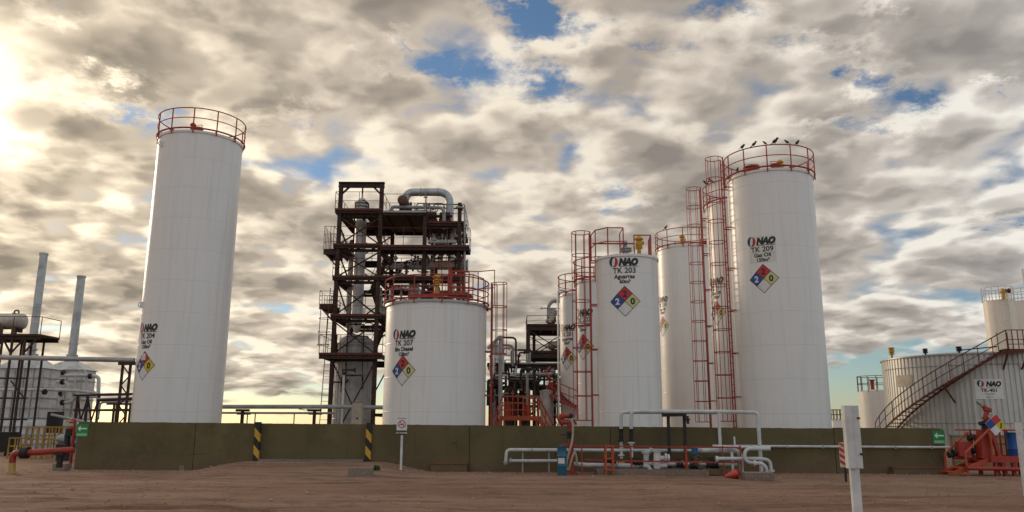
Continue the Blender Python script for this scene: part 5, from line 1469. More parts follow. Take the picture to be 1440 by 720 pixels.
b = MB(); p = at(1411, 416, 76.3); th = thing('relief_valve', 'brown relief valve on the rim of the cream tall tank', 'valve', tuple(p)); b.cyl(p - Vector((0, 0, .3)), p + Vector((0, 0, .7)), .16, 10); b.flange(p + Vector((0, 0, .4)), (0, 0, 1), .3, .1); b.build('body', MT['valve_yellow'], th); b = MB(); b.cyl(p + Vector((.1, 0, .5)), p + Vector((.6, 0, .5)), .13, 10); b.flange(p + Vector((.6, 0, .5)), (1, 0, 0), .24, .08); b.build('outlet', MT['steel_red'], th)
# low tan bund wall before the corrugated tank
th = thing('tan_bund_wall', 'low tan wall in front of the corrugated tank at the right', 'wall', (22, 37, 0))
b = MB(); xa = at(1340, 640, 37).x; z = zat(613, 37, 1400); b.box((xa + 9, 37, z / 2), (18, .25, z)); b.build('wall_panel', concrete('tan_render', (.30, .22, .125), (.17, .1, .066)), th)
b = MB(); b.box((xa + 9, 36.99, z + .02), (18.1, .33, .06)); b.build('coping', MT['conc'], th)

# ================================================================== the yard in front of the wall
def gz(x, y): return relief(x, y)
def foot(px, py):
    "ground point under a pixel"
    d = pix_dir(px, py); k = -EYE / d.z; p = Vector((0, 0, EYE)) + d * k; return Vector((p.x, p.y, gz(p.x, p.y)))
YM = 29.55
def Q(px, py, Y=YM): return at(px, py, Y)
def vert(px, Y=YM): return at(px, 625, Y).x

# overhead loading lines
m1 = thing('overhead_pipe', 'pale grey pipe arching high over the manifold with legs at both ends, front one', 'pipe', (vert(888), YM, 0))
b = MB(); b.pipe([Q(887.6, 603), Q(887.6, 578.5), Q(1012, 578.8), Q(1065.5, 580), Q(1071, 668)], .068, 14, .16, 6); b.pipe([Q(1010.5, 580), Q(1013, 632)], .062, 12); b.build('pipe_run', MT['white_pipe'], m1)
b = MB(); b.cyl(Q(887.6, 604), Q(887.7, 620), .075, 12); b.cyl(Q(888, 609) - Vector((0, .16, 0)), Q(888, 609), .05, 8); b.flange(Q(887.6, 604), (0, 0, 1), .12, .05); b.flange(Q(887.8, 620), (0, 0, 1), .12, .05); b.beam(Q(889.5, 606, YM - .17), Q(886.5, 616, YM - .17), .03); b.build('valve', MT['black'], m1)
b = MB(); b.cyl(Q(887.9, 621), Q(888.3, 643), .055, 10); b.flange(Q(887.9, 622.5), (0, 0, 1), .12, .05); b.flange(Q(888.2, 633), (0, 0, 1), .09, .04); b.build('riser', MT['post_white'], m1)
Y2 = YM + .35
m2 = thing('overhead_pipe', 'pale grey pipe arching high over the manifold, rear one with an orange actuator', 'pipe', (vert(873), Y2, 0))
b = MB(); b.pipe([Q(873.4, 603, Y2), Q(873.4, 579.5, Y2), Q(960, 579.5, Y2), Q(1011, 580.3, Y2)], .066, 14, .16, 6); b.build('pipe_run', MT['white_pipe'], m2)
b = MB(); b.cyl(Q(873.4, 604, Y2), Q(873.5, 620, Y2), .075, 12); b.flange(Q(873.4, 604, Y2), (0, 0, 1), .12, .05); b.flange(Q(873.5, 620, Y2), (0, 0, 1), .12, .05); b.cyl(Q(873.4, 611, Y2) - Vector((0, .16, 0)), Q(873.4, 611, Y2), .05, 8); b.build('valve', MT['black'], m2)
b = MB(); b.cyl(Q(873.5, 621, Y2), Q(874, 645, Y2), .055, 10); b.flange(Q(873.6, 640, Y2), (0, 0, 1), .12, .05); b.cyl(Q(873.8, 626, Y2), Q(877, 629, Y2), .035, 8); b.build('riser', MT['post_white'], m2)
b = MB(); b.box(Q(874.5, 650.5, Y2 - .1), (.2, .18, .15)); b.build('actuator', MT['valve_yellow'], m2)
# black support frame
sf = thing('support_frame', 'black steel frame with two legs holding up the overhead pipes', 'support frame', (vert(950), YM + .1, 0))
b = MB(); b.beam(Q(931.5, 583.5, YM + .18), Q(964, 582.5, YM + .18), .30, .14); b.build('cross_head', MT['black'], sf)
for (p0, p1) in ((939.5, 943), (962, 967)):
    b = MB(); top = Q(p0, 585, YM + .18); x = top.x; b.beam((x, YM + .18, gz(x, YM)), top, .10); b.build('leg', MT['black'], sf)
b = MB(); b.cyl(Q(966.5, 585, YM + .05), Q(967.5, 596, YM + .05), .05, 8); b.flange(Q(967, 590, YM + .05), (0, 0, 1), .085, .06); b.build('valve', MT['black'], sf)

# low lines along the wall
Y3 = 29.9
lp = thing('looped_pipe', 'pale pipe looping low along the wall left of and behind the manifold', 'pipe', (vert(760, Y3), Y3, 0))
b = MB(); b.pipe([Q(790, 648, Y3), Q(716, 648, Y3)], .058, 10); b.pipe([Q(711, 653, Y3), Q(712.6, 632.5, Y3), Q(860, 633.2, Y3), Q(1000, 634, Y3)], .06, 12, .14); b.build('pipe_run', MT['white_pipe'], lp)
b = MB(); b.flange(Q(718, 648, Y3), (1, 0, 0), .10, .06); b.flange(Q(711.4, 650, Y3), (0, 0, 1), .10, .06); b.flange(Q(748, 632.8, Y3), (1, 0, 0), .075, .04); b.build('flanges', MT['grey_pipe'], lp)
b = MB()
for px in (735, 772): b.beam((vert(px, Y3), Y3 + .12, gz(vert(px, Y3), Y3)), Q(px, 634, Y3 + .12), .05)
b.build('pipe_stand', MT['grey_pipe'], lp)
Y4 = 29.2
ml = thing('manifold_line', 'thick pale pipe run on the concrete pad with white filter pots', 'pipework', (vert(900, Y4), Y4, 0))
b = MB(); b.pipe([Q(806, 652.5, Y4), Q(826, 654, Y4), Q(897, 655, Y4), Q(906, 652, Y4), Q(1036, 653, Y4)], .075, 12, .12); b.pipe([Q(905, 655, Y4 - .1), Q(912, 656, Y4 - .2), Q(915, 662, Y4 - .25)], .07, 10, .1); b.pipe([Q(975, 633.6, Y4), Q(1036, 633.6, Y4), Q(1041.5, 640, Y4), Q(1043, 666, Y4)], .085, 12, .2); b.build('pipe_run', MT['white_pipe'], ml)
b = MB()
for px, py in ((960, 652.5), (985, 653), (1006, 653), (985, 633.6), (1012, 633.6), (868, 654.6)): b.flange(Q(px, py, Y4), (1, 0, 0), .125, .07, 14)
b.build('flanges', MT['galv'], ml)
b = MB(); p = Q(924, 659, Y4 - .15); b.cyl(p, Q(924, 633, Y4 - .15), .125, 18); b.flange(Q(924, 632.4, Y4 - .15), (0, 0, 1), .19, .06, 18); b.flange(Q(924, 634.6, Y4 - .15), (0, 0, 1), .17, .04, 18); b.flange(Q(936, 643, Y4 - .15), (1, 0, 0), .14, .06); b.pipe([Q(926, 644, Y4 - .15), Q(939, 644, Y4 - .15)], .08, 10); b.flange(Q(940, 644, Y4 - .15), (1, 0, 0), .13, .06); b.pipe([Q(926, 655, Y4 - .15), Q(938, 655, Y4 - .15)], .07, 10); b.build('filter_pot', MT['post_white'], ml)
b = MB(); b.cyl(Q(909, 655, Y4), Q(908.5, 637, Y4), .10, 14); b.flange(Q(908.5, 636, Y4), (0, 0, 1), .16, .07); b.pipe([Q(908.5, 636, Y4), Q(914.5, 636, Y4), Q(916, 630, Y4)], .07, 10, .1); b.flange(Q(911, 640, Y4), (1, 0, 0), .11, .05); b.build('filter_pot', MT['white_pipe'], ml)
for (px, py, s) in ((956, 654, .09), (976, 655.5, .11), (999, 654, .11), (1005, 655, .09), (893, 650, .07), (896.5, 651, .07), (901, 651, .06), (862, 648, .08)):
    c_ = MB(); p = Q(px, py, Y4 - .12); c_.ball(p, s, s, s * .9); c_.cyl(p, p + Vector((0, 0, s * 2.2)), s * .3, 8); c_.cyl(p + Vector((-s * 1.2, 0, s * 2.2)), p + Vector((s * 1.2, 0, s * 2.2)), s * .22, 8); c_.flange(p + Vector((-s, 0, 0)), (1, 0, 0), s * 1.2, .04); c_.flange(p + Vector((s, 0, 0)), (1, 0, 0), s * 1.2, .04); c_.build('valve', MT['black'], ml)
b = MB(); b.box(Q(977, 634, Y4 - .1), (.19, .16, .22)); b.cyl(Q(977, 637.5, Y4 - .1), Q(977.5, 648, Y4 - .1), .03, 8); b.build('blue_actuator', MT['blue'], ml)
b = MB(); b.cyl(Q(979, 654, Y4 - .2), Q(978, 642, Y4 - .2), .08, 12); b.pipe([Q(978, 642, Y4 - .2), Q(982, 640, Y4 - .2), Q(987, 643, Y4 - .25)], .03, 8, .05); b.pipe([Q(979, 655, Y4 - .2), Q(987, 658, Y4 - .25), Q(993, 660, Y4 - .25)], .04, 8, .05); b.build('sample_tap', MT['brown_ins'], ml)
# right hand bundle into the concrete block
Y5 = 28.7
rb = thing('bent_pipes', 'bundle of bent pale pipes dropping into the concrete block at the right of the manifold', 'pipework', (vert(1068, Y5), Y5, 0))
b = MB(); b.pipe([Q(1006, 645, Y5), Q(1072, 645, Y5), Q(1083, 648, Y5), Q(1085, 668, Y5)], .062, 12, .25); b.pipe([Q(1083, 631.5, Y5 - .15), Q(1047, 631, Y5 - .15), Q(1047.5, 650, Y5 - .15), Q(1072, 652, Y5 - .15), Q(1078, 658, Y5 - .15), Q(1079, 669, Y5 - .15)], .06, 12, .22); b.pipe([Q(1002, 627, Y5 + .3), Q(1052, 629, Y5 + .3), Q(1083, 629, Y5 + .3)], .045, 10); b.pipe([Q(1029, 636, Y5 + .1), Q(1031, 668, Y5 + .1)], .05, 10); b.build('pipe_run', MT['white_pipe'], rb)
b = MB(); b.flange(Q(1061, 651.2, Y5 - .15), (1, 0, 0), .10, .06); b.flange(Q(1027, 627.5, Y5 + .3), (0, 0, 1), .13, .08); b.cyl(Q(1033.5, 627, Y5 + .3), Q(1032.5, 614, Y5 + .3), .03, 8); b.flange(Q(1085, 662, Y5), (0, 0, 1), .10, .06); b.flange(Q(1008, 645.4, Y5), (1, 0, 0), .1, .07); b.build('fittings', MT['post_white'], rb)
def block(name, label, px0, px1, py, h, dep, mat='brick', rz=0.0, group=None):
    p = foot((px0 + px1) / 2, py); w = (px1 - px0) * scale_at(p.y); b = MB(); b.box((p.x, p.y + dep / 2, p.z + h / 2 - .04), (w, dep, h + .08), rz=rz)
    o = b.build(name, MT[mat]); bev = o.modifiers.new('bevel', 'BEVEL'); bev.width = .012; bev.segments = 2; lone(o, p); tag(o, label, 'block', group); return o
block('concrete_block', 'large concrete block at the foot of the bent pale pipes', 1049, 1089, 677, .26, .6, 'conc')
block('concrete_block', 'loose grey concrete block lying on the dirt before the earth ramp beside a weed', 489, 522, 673.5, .27, .42, 'brick', .05)
block('concrete_block', 'small grey block lying against the wall below tank TK 204', 251, 268, 661, .16, .3, 'brick', .2)
block('concrete_slab', 'thin pale slab lying by the wall left of the earth ramp', 298, 331, 653, .10, .35, 'conc', -.05)
block('pipe_plinth', 'concrete plinth under the red pipe support at the left end of the wall', 73, 91, 662, .26, .4, 'brick')
pd = MB(); xa, xb = vert(838, 29), vert(992, 29); pd.box(((xa + xb) / 2, 29.15, .09), (xb - xa, 1.0, .2)); o = pd.build('concrete_pad', MT['conc']); lone(o, ((xa + xb) / 2, 29.15, 0)); tag(o, 'low concrete pad under the manifold pipes and filter pots', 'pad')
pd = MB(); xa, xb = vert(992, 29), vert(1036, 29); pd.box(((xa + xb) / 2, 29.2, .11), (xb - xa, .8, .2), ry=.03); o = pd.build('concrete_pad', MT['olive']); lone(o, ((xa + xb) / 2, 29.2, 0)); tag(o, 'short olive painted concrete pad right of the manifold valves', 'pad')

# red guard rail round the manifold
YGR = 28.75
gr = thing('guard_rail', 'thin red guard rail in front of the manifold pipes', 'railing', (vert(930, YGR), YGR, 0))
b = MB()
for (pa, pb) in (((822, 627), (1040, 629.5)), ((822, 646), (850, 647)), ((860, 648), (1040, 650.5))): b.beam(Q(*pa, YGR), Q(*pb, YGR), .045, .05)
b.build('rails', MT['red'], gr)
for px, w in ((818, .04), (887, .045), (964, .08), (1016, .035), (1040.5, .05)):
    c_ = MB(); x = vert(px, YGR); c_.beam((x, YGR - .03, gz(x, YGR) - .05), Q(px, 626.5, YGR - .03), w); c_.build('post', MT['red'], gr)
gf_ = thing('valve_guard', 'bright orange box frame round a valve on the left of the manifold', 'guard frame', (vert(855, YGR), YGR - .1, 0))
b = MB(); x0, x1 = vert(850.5, YGR), vert(860.5, YGR); zt = Q(855, 627, YGR).z
for x in (x0, x1):
    for y in (YGR - .25, YGR + .05): b.beam((x, y, 0), (x, y, zt), .06)
for z in (zt, zt - .42, zt - .8):
    for y in (YGR - .25, YGR + .05): b.beam((x0 - .03, y, z), (x1 + .03, y, z), .05)
    for x in (x0, x1): b.beam((x, YGR - .25, z), (x, YGR + .05, z), .05)
b.build('frame_bars', MT['orange'], gf_)
b = MB(); b.ball(Q(855.5, 648, YGR), .08); b.cyl(Q(855.5, 648, YGR), Q(855.5, 643, YGR), .04, 8); b.build('valve', MT['black'], gf_)
# fallen red cone
p = foot(1030, 675); o = MB(); o.lathe([(.02, .42), (.035, .42), (.15, .02), (.15, 0)], p + Vector((.12, 0, .16)), 18, dirv=(-.95, -.3, -.18)); o.box(p + Vector((.14, .04, .16)), (.03, .3, .3), rz=.3); o = o.build('traffic_cone', paint('cone_red', (.55, .05, .04), .5, .3)); lone(o, p); tag(o, 'red traffic cone lying on its side before the concrete block', 'cone')

# loading arm, drum and hose on the left of the manifold
YA = 29.0
la = thing('filling_crane', 'dark red loading arm with a bent top rising above the wall at the manifold', 'loading crane', (vert(803, YA), YA, 0))
xA = vert(803, YA)
b = MB(); b.pipe([Q(802, 610, YA), Q(802, 597, YA), Q(799, 593.5, YA), Q(789, 594, YA), Q(786.5, 590, YA), Q(788, 585.5, YA), Q(796, 584.5, YA), Q(803, 585, YA)], .085, 12, .2); b.flange(Q(791, 585.5, YA), (1, 0, 0), .13, .08); b.flange(Q(790, 594, YA), (1, 0, 0), .13, .07); b.flange(Q(802, 598, YA), (0, 0, 1), .13, .07); b.build('swivel_pipe', MT['red'], la)
b = MB(); b.ball(Q(803, 584.5, YA - .05), .09); b.pipe([Q(798, 588.5, YA - .1), Q(803, 584, YA - .1)], .02, 6); b.pipe([Q(802.5, 585, YA - .1), Q(810.5, 597, YA - .1)], .03, 6); b.build('coupling', MT['black'], la)
b = MB(); b.cyl(Q(802.3, 606.5, YA), Q(802.6, 617, YA), .12, 14); b.flange(Q(802.4, 608, YA), (0, 0, 1), .15, .05); b.flange(Q(802.5, 615.5, YA), (0, 0, 1), .15, .05); b.pipe([Q(802, 611, YA - .12), Q(788, 611.5, YA - .2)], .022, 6); b.build('valve_body', MT['black'], la)
b = MB(); b.beam((xA, YA, gz(xA, YA)), Q(803, 618, YA), .17, .17); b.box(Q(803.5, 627.5, YA), (.78, .3, .07)); b.box(Q(798, 627, YA), (.5, .24, .14)); b.box((xA, YA, gz(xA, YA) + .03), (.4, .4, .06)); b.build('stand', MT['red'], la)
hs = MB(); hs.pipe([Q(804.5, 588, YA - .15), Q(806, 606, YA - .18), Q(804.5, 622, YA - .2), Q(800, 637, YA - .28), Q(796, 652, YA - .3), Q(797, 661, YA - .3), Q(800, 660, YA - .3), Q(803, 648, YA - .3), Q(808, 634, YA - .2), Q(810.5, 642, YA - .2), Q(811.5, 654, YA - .2)], .04, 10, .22); hs = hs.build('hose', MT['hose']); lone(hs, (xA, YA - .2, 0)); tag(hs, 'beige hose hanging in a loop beside the blue drum', 'hose')
dp = foot(790.5, 669); db = thing('blue_drum', 'blue steel drum with a white label standing before the wall', 'drum', tuple(dp))
rD = 6.6 * scale_at(dp.y); hD = .98
b = MB(); prof = [(1e-6, .02), (rD, .0)]
for z in (.33, .65): prof += [(rD, z * hD - .03), (rD + .016, z * hD), (rD, z * hD + .03)]
prof += [(rD, hD - .02), (rD + .012, hD), (rD - .015, hD + .005), (rD - .02, hD - .02), (1e-6, hD - .02)]
b.lathe(prof, dp, 40); b.build('barrel', MT['blue_drum'], db)
s = Sticker(); s.rect(-.11, .40, .12, .58, 0, 0); s.rect(-.09, .52, .10, .56, 1, 1); s.build('label', [MT['d_white'], MT['sticker']], db, on_cyl(dp, rD + .017, R_(-14), dp.z + 0), cut=.04)
b = MB(); b.cyl(dp + Vector((.1, -.05, hD - .02)), dp + Vector((.1, -.05, hD + .02)), .035, 10); b.build('bung', MT['black'], db)
rg = MB(); rr_ = random.Random(5)
for k in range(6): p = foot(756 + k * 4.6, 662 + (k % 2)); rg.pipe([p + Vector((-.2, 0, .05)), p + Vector((0, -.1, .09 + .03 * (k % 3))), p + Vector((.22, .06, .05))], .05, 8, .1)
p = foot(779, 662); rg.pipe([p + Vector((-.15, 0, .08)), p + Vector((0, 0, .25)), p + Vector((.1, 0, .52))], .05, 8, .1)
rg = rg.build('rubber_hose', MT['rubber']); lone(rg, foot(766, 662)); tag(rg, 'black rubber hose heaped on the ground left of the blue drum', 'hose')
b = MB(); p = foot(808, 662); b.pipe([p + Vector((.25, .3, .7)), p + Vector((.25, .3, .15)), p + Vector((.5, .2, .06))], .045, 8, .1); b.pipe([p + Vector((.35, .3, .6)), p + Vector((.35, .3, .2)), p + Vector((.15, .3, .12))], .04, 8, .08)
b.beam(p + Vector((.3, .1, 0)), p + Vector((.75, .1, .35)), .05); o = b.build('drain_pipes', MT['hose']); lone(o, p); tag(o, 'small beige drain pipes right of the red loading arm stand', 'pipe')

# no smoking sign
YSN = 29.3
sp_ = foot(565.5, 667); sn = thing('no_smoking_sign', 'white no smoking sign on a thin white post before the wall', 'sign', tuple(sp_))
yb = sp_.y; pt = at(565.5, 604, yb)
b = MB(); b.beam((pt.x, yb, sp_.z), (pt.x, yb, at(565.5, 588, yb).z), .075, .05); b.build('post', MT['post_white'], sn)
pc = at(565.5, 596, yb); W_, H_2 = 14.6 * scale_at(yb), 17.5 * scale_at(yb)
b = MB(); b.box((pc.x, yb - .045, pc.z), (W_, .012, H_2)); pnl = b.build('panel', MT['white'], sn)
s = Sticker(); r0 = W_ * .37
def annulus(s, u, v, ro, ri, mi, L, n=30):
    for k in range(n):
        a, c_ = 2 * math.pi * k / n, 2 * math.pi * (k + 1) / n
        s.poly([(u + ri * math.cos(a), v + ri * math.sin(a)), (u + ro * math.cos(a), v + ro * math.sin(a)), (u + ro * math.cos(c_), v + ro * math.sin(c_)), (u + ri * math.cos(c_), v + ri * math.sin(c_))], mi, L)
annulus(s, 0, -.01, r0, r0 * .80, 0, 2)
s.strip([(-r0 * .62, r0 * .58), (r0 * .62, -r0 * .62)], r0 * .17, 0, 2)
s.rect(-r0 * .62, -r0 * .30, r0 * .28, -r0 * .12, 1, 1); s.rect(r0 * .32, -r0 * .30, r0 * .46, -r0 * .12, 1, 1); s.strip([(r0 * .40, -.02), (r0 * .5, r0 * .18), (r0 * .36, r0 * .32)], r0 * .08, 1, 1)
s.rect(-W_ * .44, H_2 * .40, W_ * .44, H_2 * .46, 2, 1)
s.build('no_smoking_symbol', [MT['d_red'], MT['ink'], MT['grey_pipe']], pnl, on_flat((pc.x, yb - .052, pc.z), (1, 0, 0), (0, 0, 1)), cut=0, off=.003)
b = MB(); z = at(565.5, 608.8, yb).z; b.box((pc.x, yb - .045, z), (W_ * .86, .012, .13)); p2 = b.build('lower_plate', MT['ink'], sn)
b = MB(); z2 = at(565.5, 605.7, yb).z; b.box((pc.x, yb - .045, z2), (W_ * .9, .012, .05)); b.build('middle_plate', MT['grey_pipe'], sn)
s = Sticker(); s.text('NO FUMAR', 0, -.025, .075, 0, 0, bold=.002); s.build('lettering', [MT['white']], p2, on_flat((pc.x, yb - .052, z), (1, 0, 0), (0, 0, 1)), cut=0, off=.003)

# low ledges built against the wall
def ledge(label, px0, px1, py_top, orange_lid):
    a = wall_pt(px0, 655); c_ = wall_pt(px1, 655); z = wall_pt((px0 + px1) / 2, py_top).z; x = (a.x + c_.x) / 2; y = (a.y + c_.y) / 2 - .17
    t = thing('wall_ledge', label, 'ledge', (x, y, 0)); b = MB(); b.box((x, y, z / 2 - .05), (c_.x - a.x, .33, z)); b.build('ledge_body', MT['olive'], t)
    b = MB(); b.box((x, y - .01, z - .03), (c_.x - a.x + .04, .36, .045)); b.build('ledge_cap', paint('ledge_cap_paint', (.19, .075, .035), .7, .5), t)
ledge('low olive ledge with a dull orange cap against the wall below tank TK 207', 607, 657, 650, True)
ledge('long low olive ledge with an orange cap at the right end of the wall', 1250, 1322, 656, True)

# weed by the loose block
wd = MB(); p = foot(528, 670); rw = random.Random(9)
for k in range(70):
    a = rw.uniform(0, 6.283); r = rw.uniform(.0, .17); h = rw.uniform(.03, .2) * (1 - r * 2); c_ = p + Vector((r * math.cos(a), r * math.sin(a), max(.02, h))); d1 = Vector((rw.uniform(-1, 1), rw.uniform(-1, 1), rw.uniform(-.3, .8))).normalized() * rw.uniform(.03, .07); d2 = d1.cross(Vector((rw.uniform(-1, 1), 1, .3))).normalized() * .018
    wd.add([c_ - d1, c_ + d2, c_ + d1, c_ - d2], [(0, 1, 2, 3)])
for k in range(10):
    a = 6.283 * k / 10; wd.cyl(p, p + Vector((.12 * math.cos(a), .12 * math.sin(a), .14)), .004, 5)
wd = wd.build('weed', MT['leaf']); lone(wd, p); tag(wd, 'small green weed growing beside the loose concrete block', 'weed')

# ------------------------------------------------------------------ left end: fire pipe, yellow rails, bins
YL = 30.3
rp = thing('fire_water_pipe', 'red pipe with a yellow painted foot bending toward the left end of the wall', 'pipe', tuple(foot(17, 665)))
pf_ = foot(17, 666); ypf = pf_.y
b = MB(); b.pipe([at(17.3, 651, ypf), at(18.5, 637.5, ypf), at(60, 635.5, ypf), at(97, 633, ypf), at(101, 633, ypf + .4)], .105, 16, .38, 7); b.build('pipe_run', MT['red'], rp)
b = MB(); b.cyl(at(16.6, 668, ypf), at(17.3, 651, ypf), .108, 16); b.build('painted_foot', paint('foot_yellow', (.55, .36, .10), .6, .6), rp)
b = MB(); b.flange(at(33, 636.8, ypf), (1, 0, 0), .19, .10, 18); b.flange(at(36.5, 636.6, ypf), (1, 0, 0), .19, .10, 18); b.cyl(at(33, 636, ypf), at(32, 629, ypf), .05, 8); b.flange(at(35, 636.6, ypf), (1, 0, 0), .20, .22, 14); b.build('black_flanges', MT['black'], rp)
b = MB(); x = at(84, 650, ypf).x; b.beam((x, ypf, .2), (x, ypf, at(84, 637, ypf).z), .14); b.box((x, ypf, at(84, 638.5, ypf).z), (.28, .3, .08)); b.build('support', MT['black'], rp)
hy = thing('hydrant_valve', 'red valve stack with black body just outside the left end of the wall', 'valve', tuple(at(103, 640, 31.8)))
b = MB(); x = at(102.5, 620, 31.8).x; b.cyl((x, 31.8, 0), (x, 31.8, at(102, 592, 31.8).z), .055, 12); b.flange(at(102.5, 594, 31.8), (0, 0, 1), .13, .08); b.ball(at(103, 591.5, 31.8), .11, .11, .09); b.pipe([at(98, 602, 31.8), at(104, 602, 31.8)], .08, 8); b.build('standpipe', MT['red'], hy)
b = MB(); b.box(at(98, 608, 31.9), (.22, .22, .28)); b.build('valve_body', MT['black'], hy); b = MB(); b.cyl(at(94.5, 627, 31.9), at(95, 611, 31.9), .11, 10); b.build('drain_leg', MT['black'], hy)
b = MB(); b.arc((at(99, 592.5, 31.8).x, 31.75), .16, at(99, 592.5, 31.8).z, 0, 6.2832, .02, 18, 5); b.beam(at(94, 593, 31.8), at(101, 593, 31.8), .05); b.build('hand_wheel', MT['yellow'], hy)
YY = 40.0
def yellow_rail(label, px0, px1, py0, n):
    pa, pb = X(px0, YY), X(px1, YY); z = zat(py0, YY, px0); t = thing('yellow_barrier', label, 'barrier', ((pa + pb) / 2, YY, 0), 'yellow barriers before the furnaces'); b = MB()
    for y in (YY, YY + .9):
        for zz in (z, z * .62, .25): b.beam((pa, y, zz), (pb, y, zz), .045)
        for k in range(n + 1): x = pa + (pb - pa) * k / n; b.beam((x, y, 0), (x, y, z), .05)
    for x in (pa, pb):
        for zz in (z, z * .6): b.beam((x, YY, zz), (x, YY + .9, zz), .06)
    b.build('bars', MT['barrier_yellow'], t)
yellow_rail('tall yellow barrier frame in front of the furnaces, right of the drum tower', 40, 64, 600.5, 3)
yellow_rail('tall yellow barrier frame in front of the furnaces, nearest the wall', 65, 84, 600.5, 2)
yellow_rail('lower yellow barrier at the foot of the drum tower', 16, 33, 616, 2)
bn = thing('waste_bin', 'dark wheeled waste bin at the left edge beneath the drum tower', 'bin', tuple(foot(7, 641)))
p = foot(7, 641); w = 17 * scale_at(p.y) / 2
b = MB(); h0, h1 = .2, 1.15; lo = [(-w * .8, -.4), (w * .8, -.4), (w * .8, .4), (-w * .8, .4)]; hi = [(-w, -.5), (w, -.5), (w, .5), (-w, .5)]
b.add([(p.x + a, p.y + c_, h0) for a, c_ in lo] + [(p.x + a, p.y + c_, h1) for a, c_ in hi], [(3, 2, 1, 0), (0, 1, 5, 4), (1, 2, 6, 5), (2, 3, 7, 6), (3, 0, 4, 7), (4, 5, 6, 7)]); b.build('bin_body', MT['black'], bn)
b = MB(); b.box((p.x, p.y, h1 + .04), (w * 2.1, 1.06, .07)); b.box((p.x, p.y - .5, h1 - .06), (w * 2.1, .05, .1)); b.build('lid', MT['rubber'], bn)
for s in (-1, 1):
    b = MB(); b.cyl((p.x + s * w * .6 - .03, p.y - .3, .1), (p.x + s * w * .6 + .03, p.y - .3, .1), .1, 14); b.beam((p.x + s * w * .6, p.y - .3, .1), (p.x + s * w * .6, p.y - .3, .22), .05); b.build('wheel', MT['rubber'], bn)
p = at(93, 620, 38); b = MB(); th = thing('pump_motor', 'dark motor on a base between the yellow barrier and the wall', 'motor', (p.x, p.y, 0)); b.cyl(p + Vector((-.3, 0, .1)), p + Vector((.25, 0, .1)), .19, 18); b.cyl(p + Vector((-.42, 0, .1)), p + Vector((-.3, 0, .1)), .14, 14); b.build('housing', MT['grey_pipe'], th); b = MB(); b.box(p + Vector((0, 0, -.35)), (.7, .4, .4)); b.box((p.x, p.y, .3), (.55, .4, .6)); b.build('base', MT['black'], th)

# ------------------------------------------------------------------ right end: loading platform with stairs
YD = 29.0
ld = thing('loading_stairs', 'red steel loading platform with a short stair and handrails at the right edge', 'stairs', (vert(1385, YD), YD, 0))
def D(px, py, dy=0.0): return at(px, py, YD + dy)
b = MB()
for dy in (0, .9):
    pa, pb = D(1332, 638), D(1361, 607); pc_, pd_ = D(1333.5, 671), D(1361, 640)
    off = Vector((.78 if dy == 0 else 0, dy, 0)) if False else Vector((0, dy, 0))
for (q, dy) in ((((1328.5, 638.5), (1360.5, 607.5), (1333.5, 672)), 0.9), (((1357.5, 637), (1391.5, 603), (1362, 672)), 0.0)):
    pa, pb, pc_ = D(*q[0], dy), D(*q[1], dy), D(*q[2], dy)
    b.pipe([Vector((pa.x, pa.y, gz(pa.x, 29))), pa, pb], .042, 8); b.pipe([pb, Vector((pb.x, pb.y, .7))], .04, 8)
b.build('handrail', MT['orange'], ld)
b = MB(); zdk = D(1400, 645).z; xs_, xe_ = D(1341, 668).x, D(1397, 640).x
for dy in (.08, .82): b.beam((xs_, YD + dy, .05), (xe_, YD + dy, zdk), .05, .16)
n = 4
for k in range(n): f = (k + .5) / n; b.box((xs_ + (xe_ - xs_) * f * .92, YD + .45, .05 + (zdk - .05) * f), (.26, .72, .04))
b.build('stair_flight', MT['orange'], ld)
b = MB(); xr = at(1470, 640, YD).x; xl = xe_ - .15
b.box(((xl + xr) / 2, YD + .5, zdk), (xr - xl, 1.15, .06)); b.beam((xl, YD - .05, zdk - .02), (xr, YD - .05, zdk - .02), .1, .22); b.beam((xl, YD + 1.05, zdk - .02), (xr, YD + 1.05, zdk - .02), .1, .22); b.build('deck', MT['red'], ld)
b = MB(); b.pipe([(xl - .9, YD - .12, zdk - .32), (xr, YD - .12, zdk - .36)], .07, 12); b.pipe([(xl - .95, YD + .6, zdk + .02), (xl + .3, YD + .6, zdk - .05)], .06, 10); b.build('product_pipe', MT['red'], ld)
for px in (1400, 1425, 1458):
    for dy in (.02, .98): c_ = MB(); x = D(px, 650).x; c_.beam((x, YD + dy, gz(x, 29) - .05), (x, YD + dy, zdk - .05), .11); c_.build('leg', MT['red'], ld)
b = MB(); za = D(1390, 604).z; xc = D(1393, 640).x; b.add([(xc - .13, YD + .2, za), (xc + .10, YD + .2, za), (xc + .10, YD + .5, za), (xc - .13, YD + .5, za), (xc - .21, YD + .15, zdk), (xc + .21, YD + .15, zdk), (xc + .21, YD + .55, zdk), (xc - .21, YD + .55, zdk)], [(0, 1, 2, 3), (4, 5, 1, 0), (5, 6, 2, 1), (6, 7, 3, 2), (7, 4, 0, 3), (7, 6, 5, 4)]); b.beam((xc + .12, YD + .05, za), (xc + .5, YD + .05, 0), .12); b.build('pedestal', MT['red'], ld)
b = MB(); pts = [(D(1343, 604.5, 1.0)), D(1362, 604.5, 1.0), D(1440, 605, 1.0), D(1465, 605, 1.0)]; b.pipe(pts, .03, 6); b.pipe([p_ - Vector((0, 0, .5)) for p_ in pts[1:]], .022, 6)
for px in (1364, 1405, 1414, 1433, 1462): p_ = D(px, 604.8, 1.0); b.pipe([p_, Vector((p_.x, p_.y, zdk))], .035 if px != 1414 else .075, 8)
b.build('platform_rail', MT['rail_red'], ld)
b = MB(); b.box(D(1354, 631, .5), (.40, .25, .5)); b.build('guard_panel', MT['red'], ld)
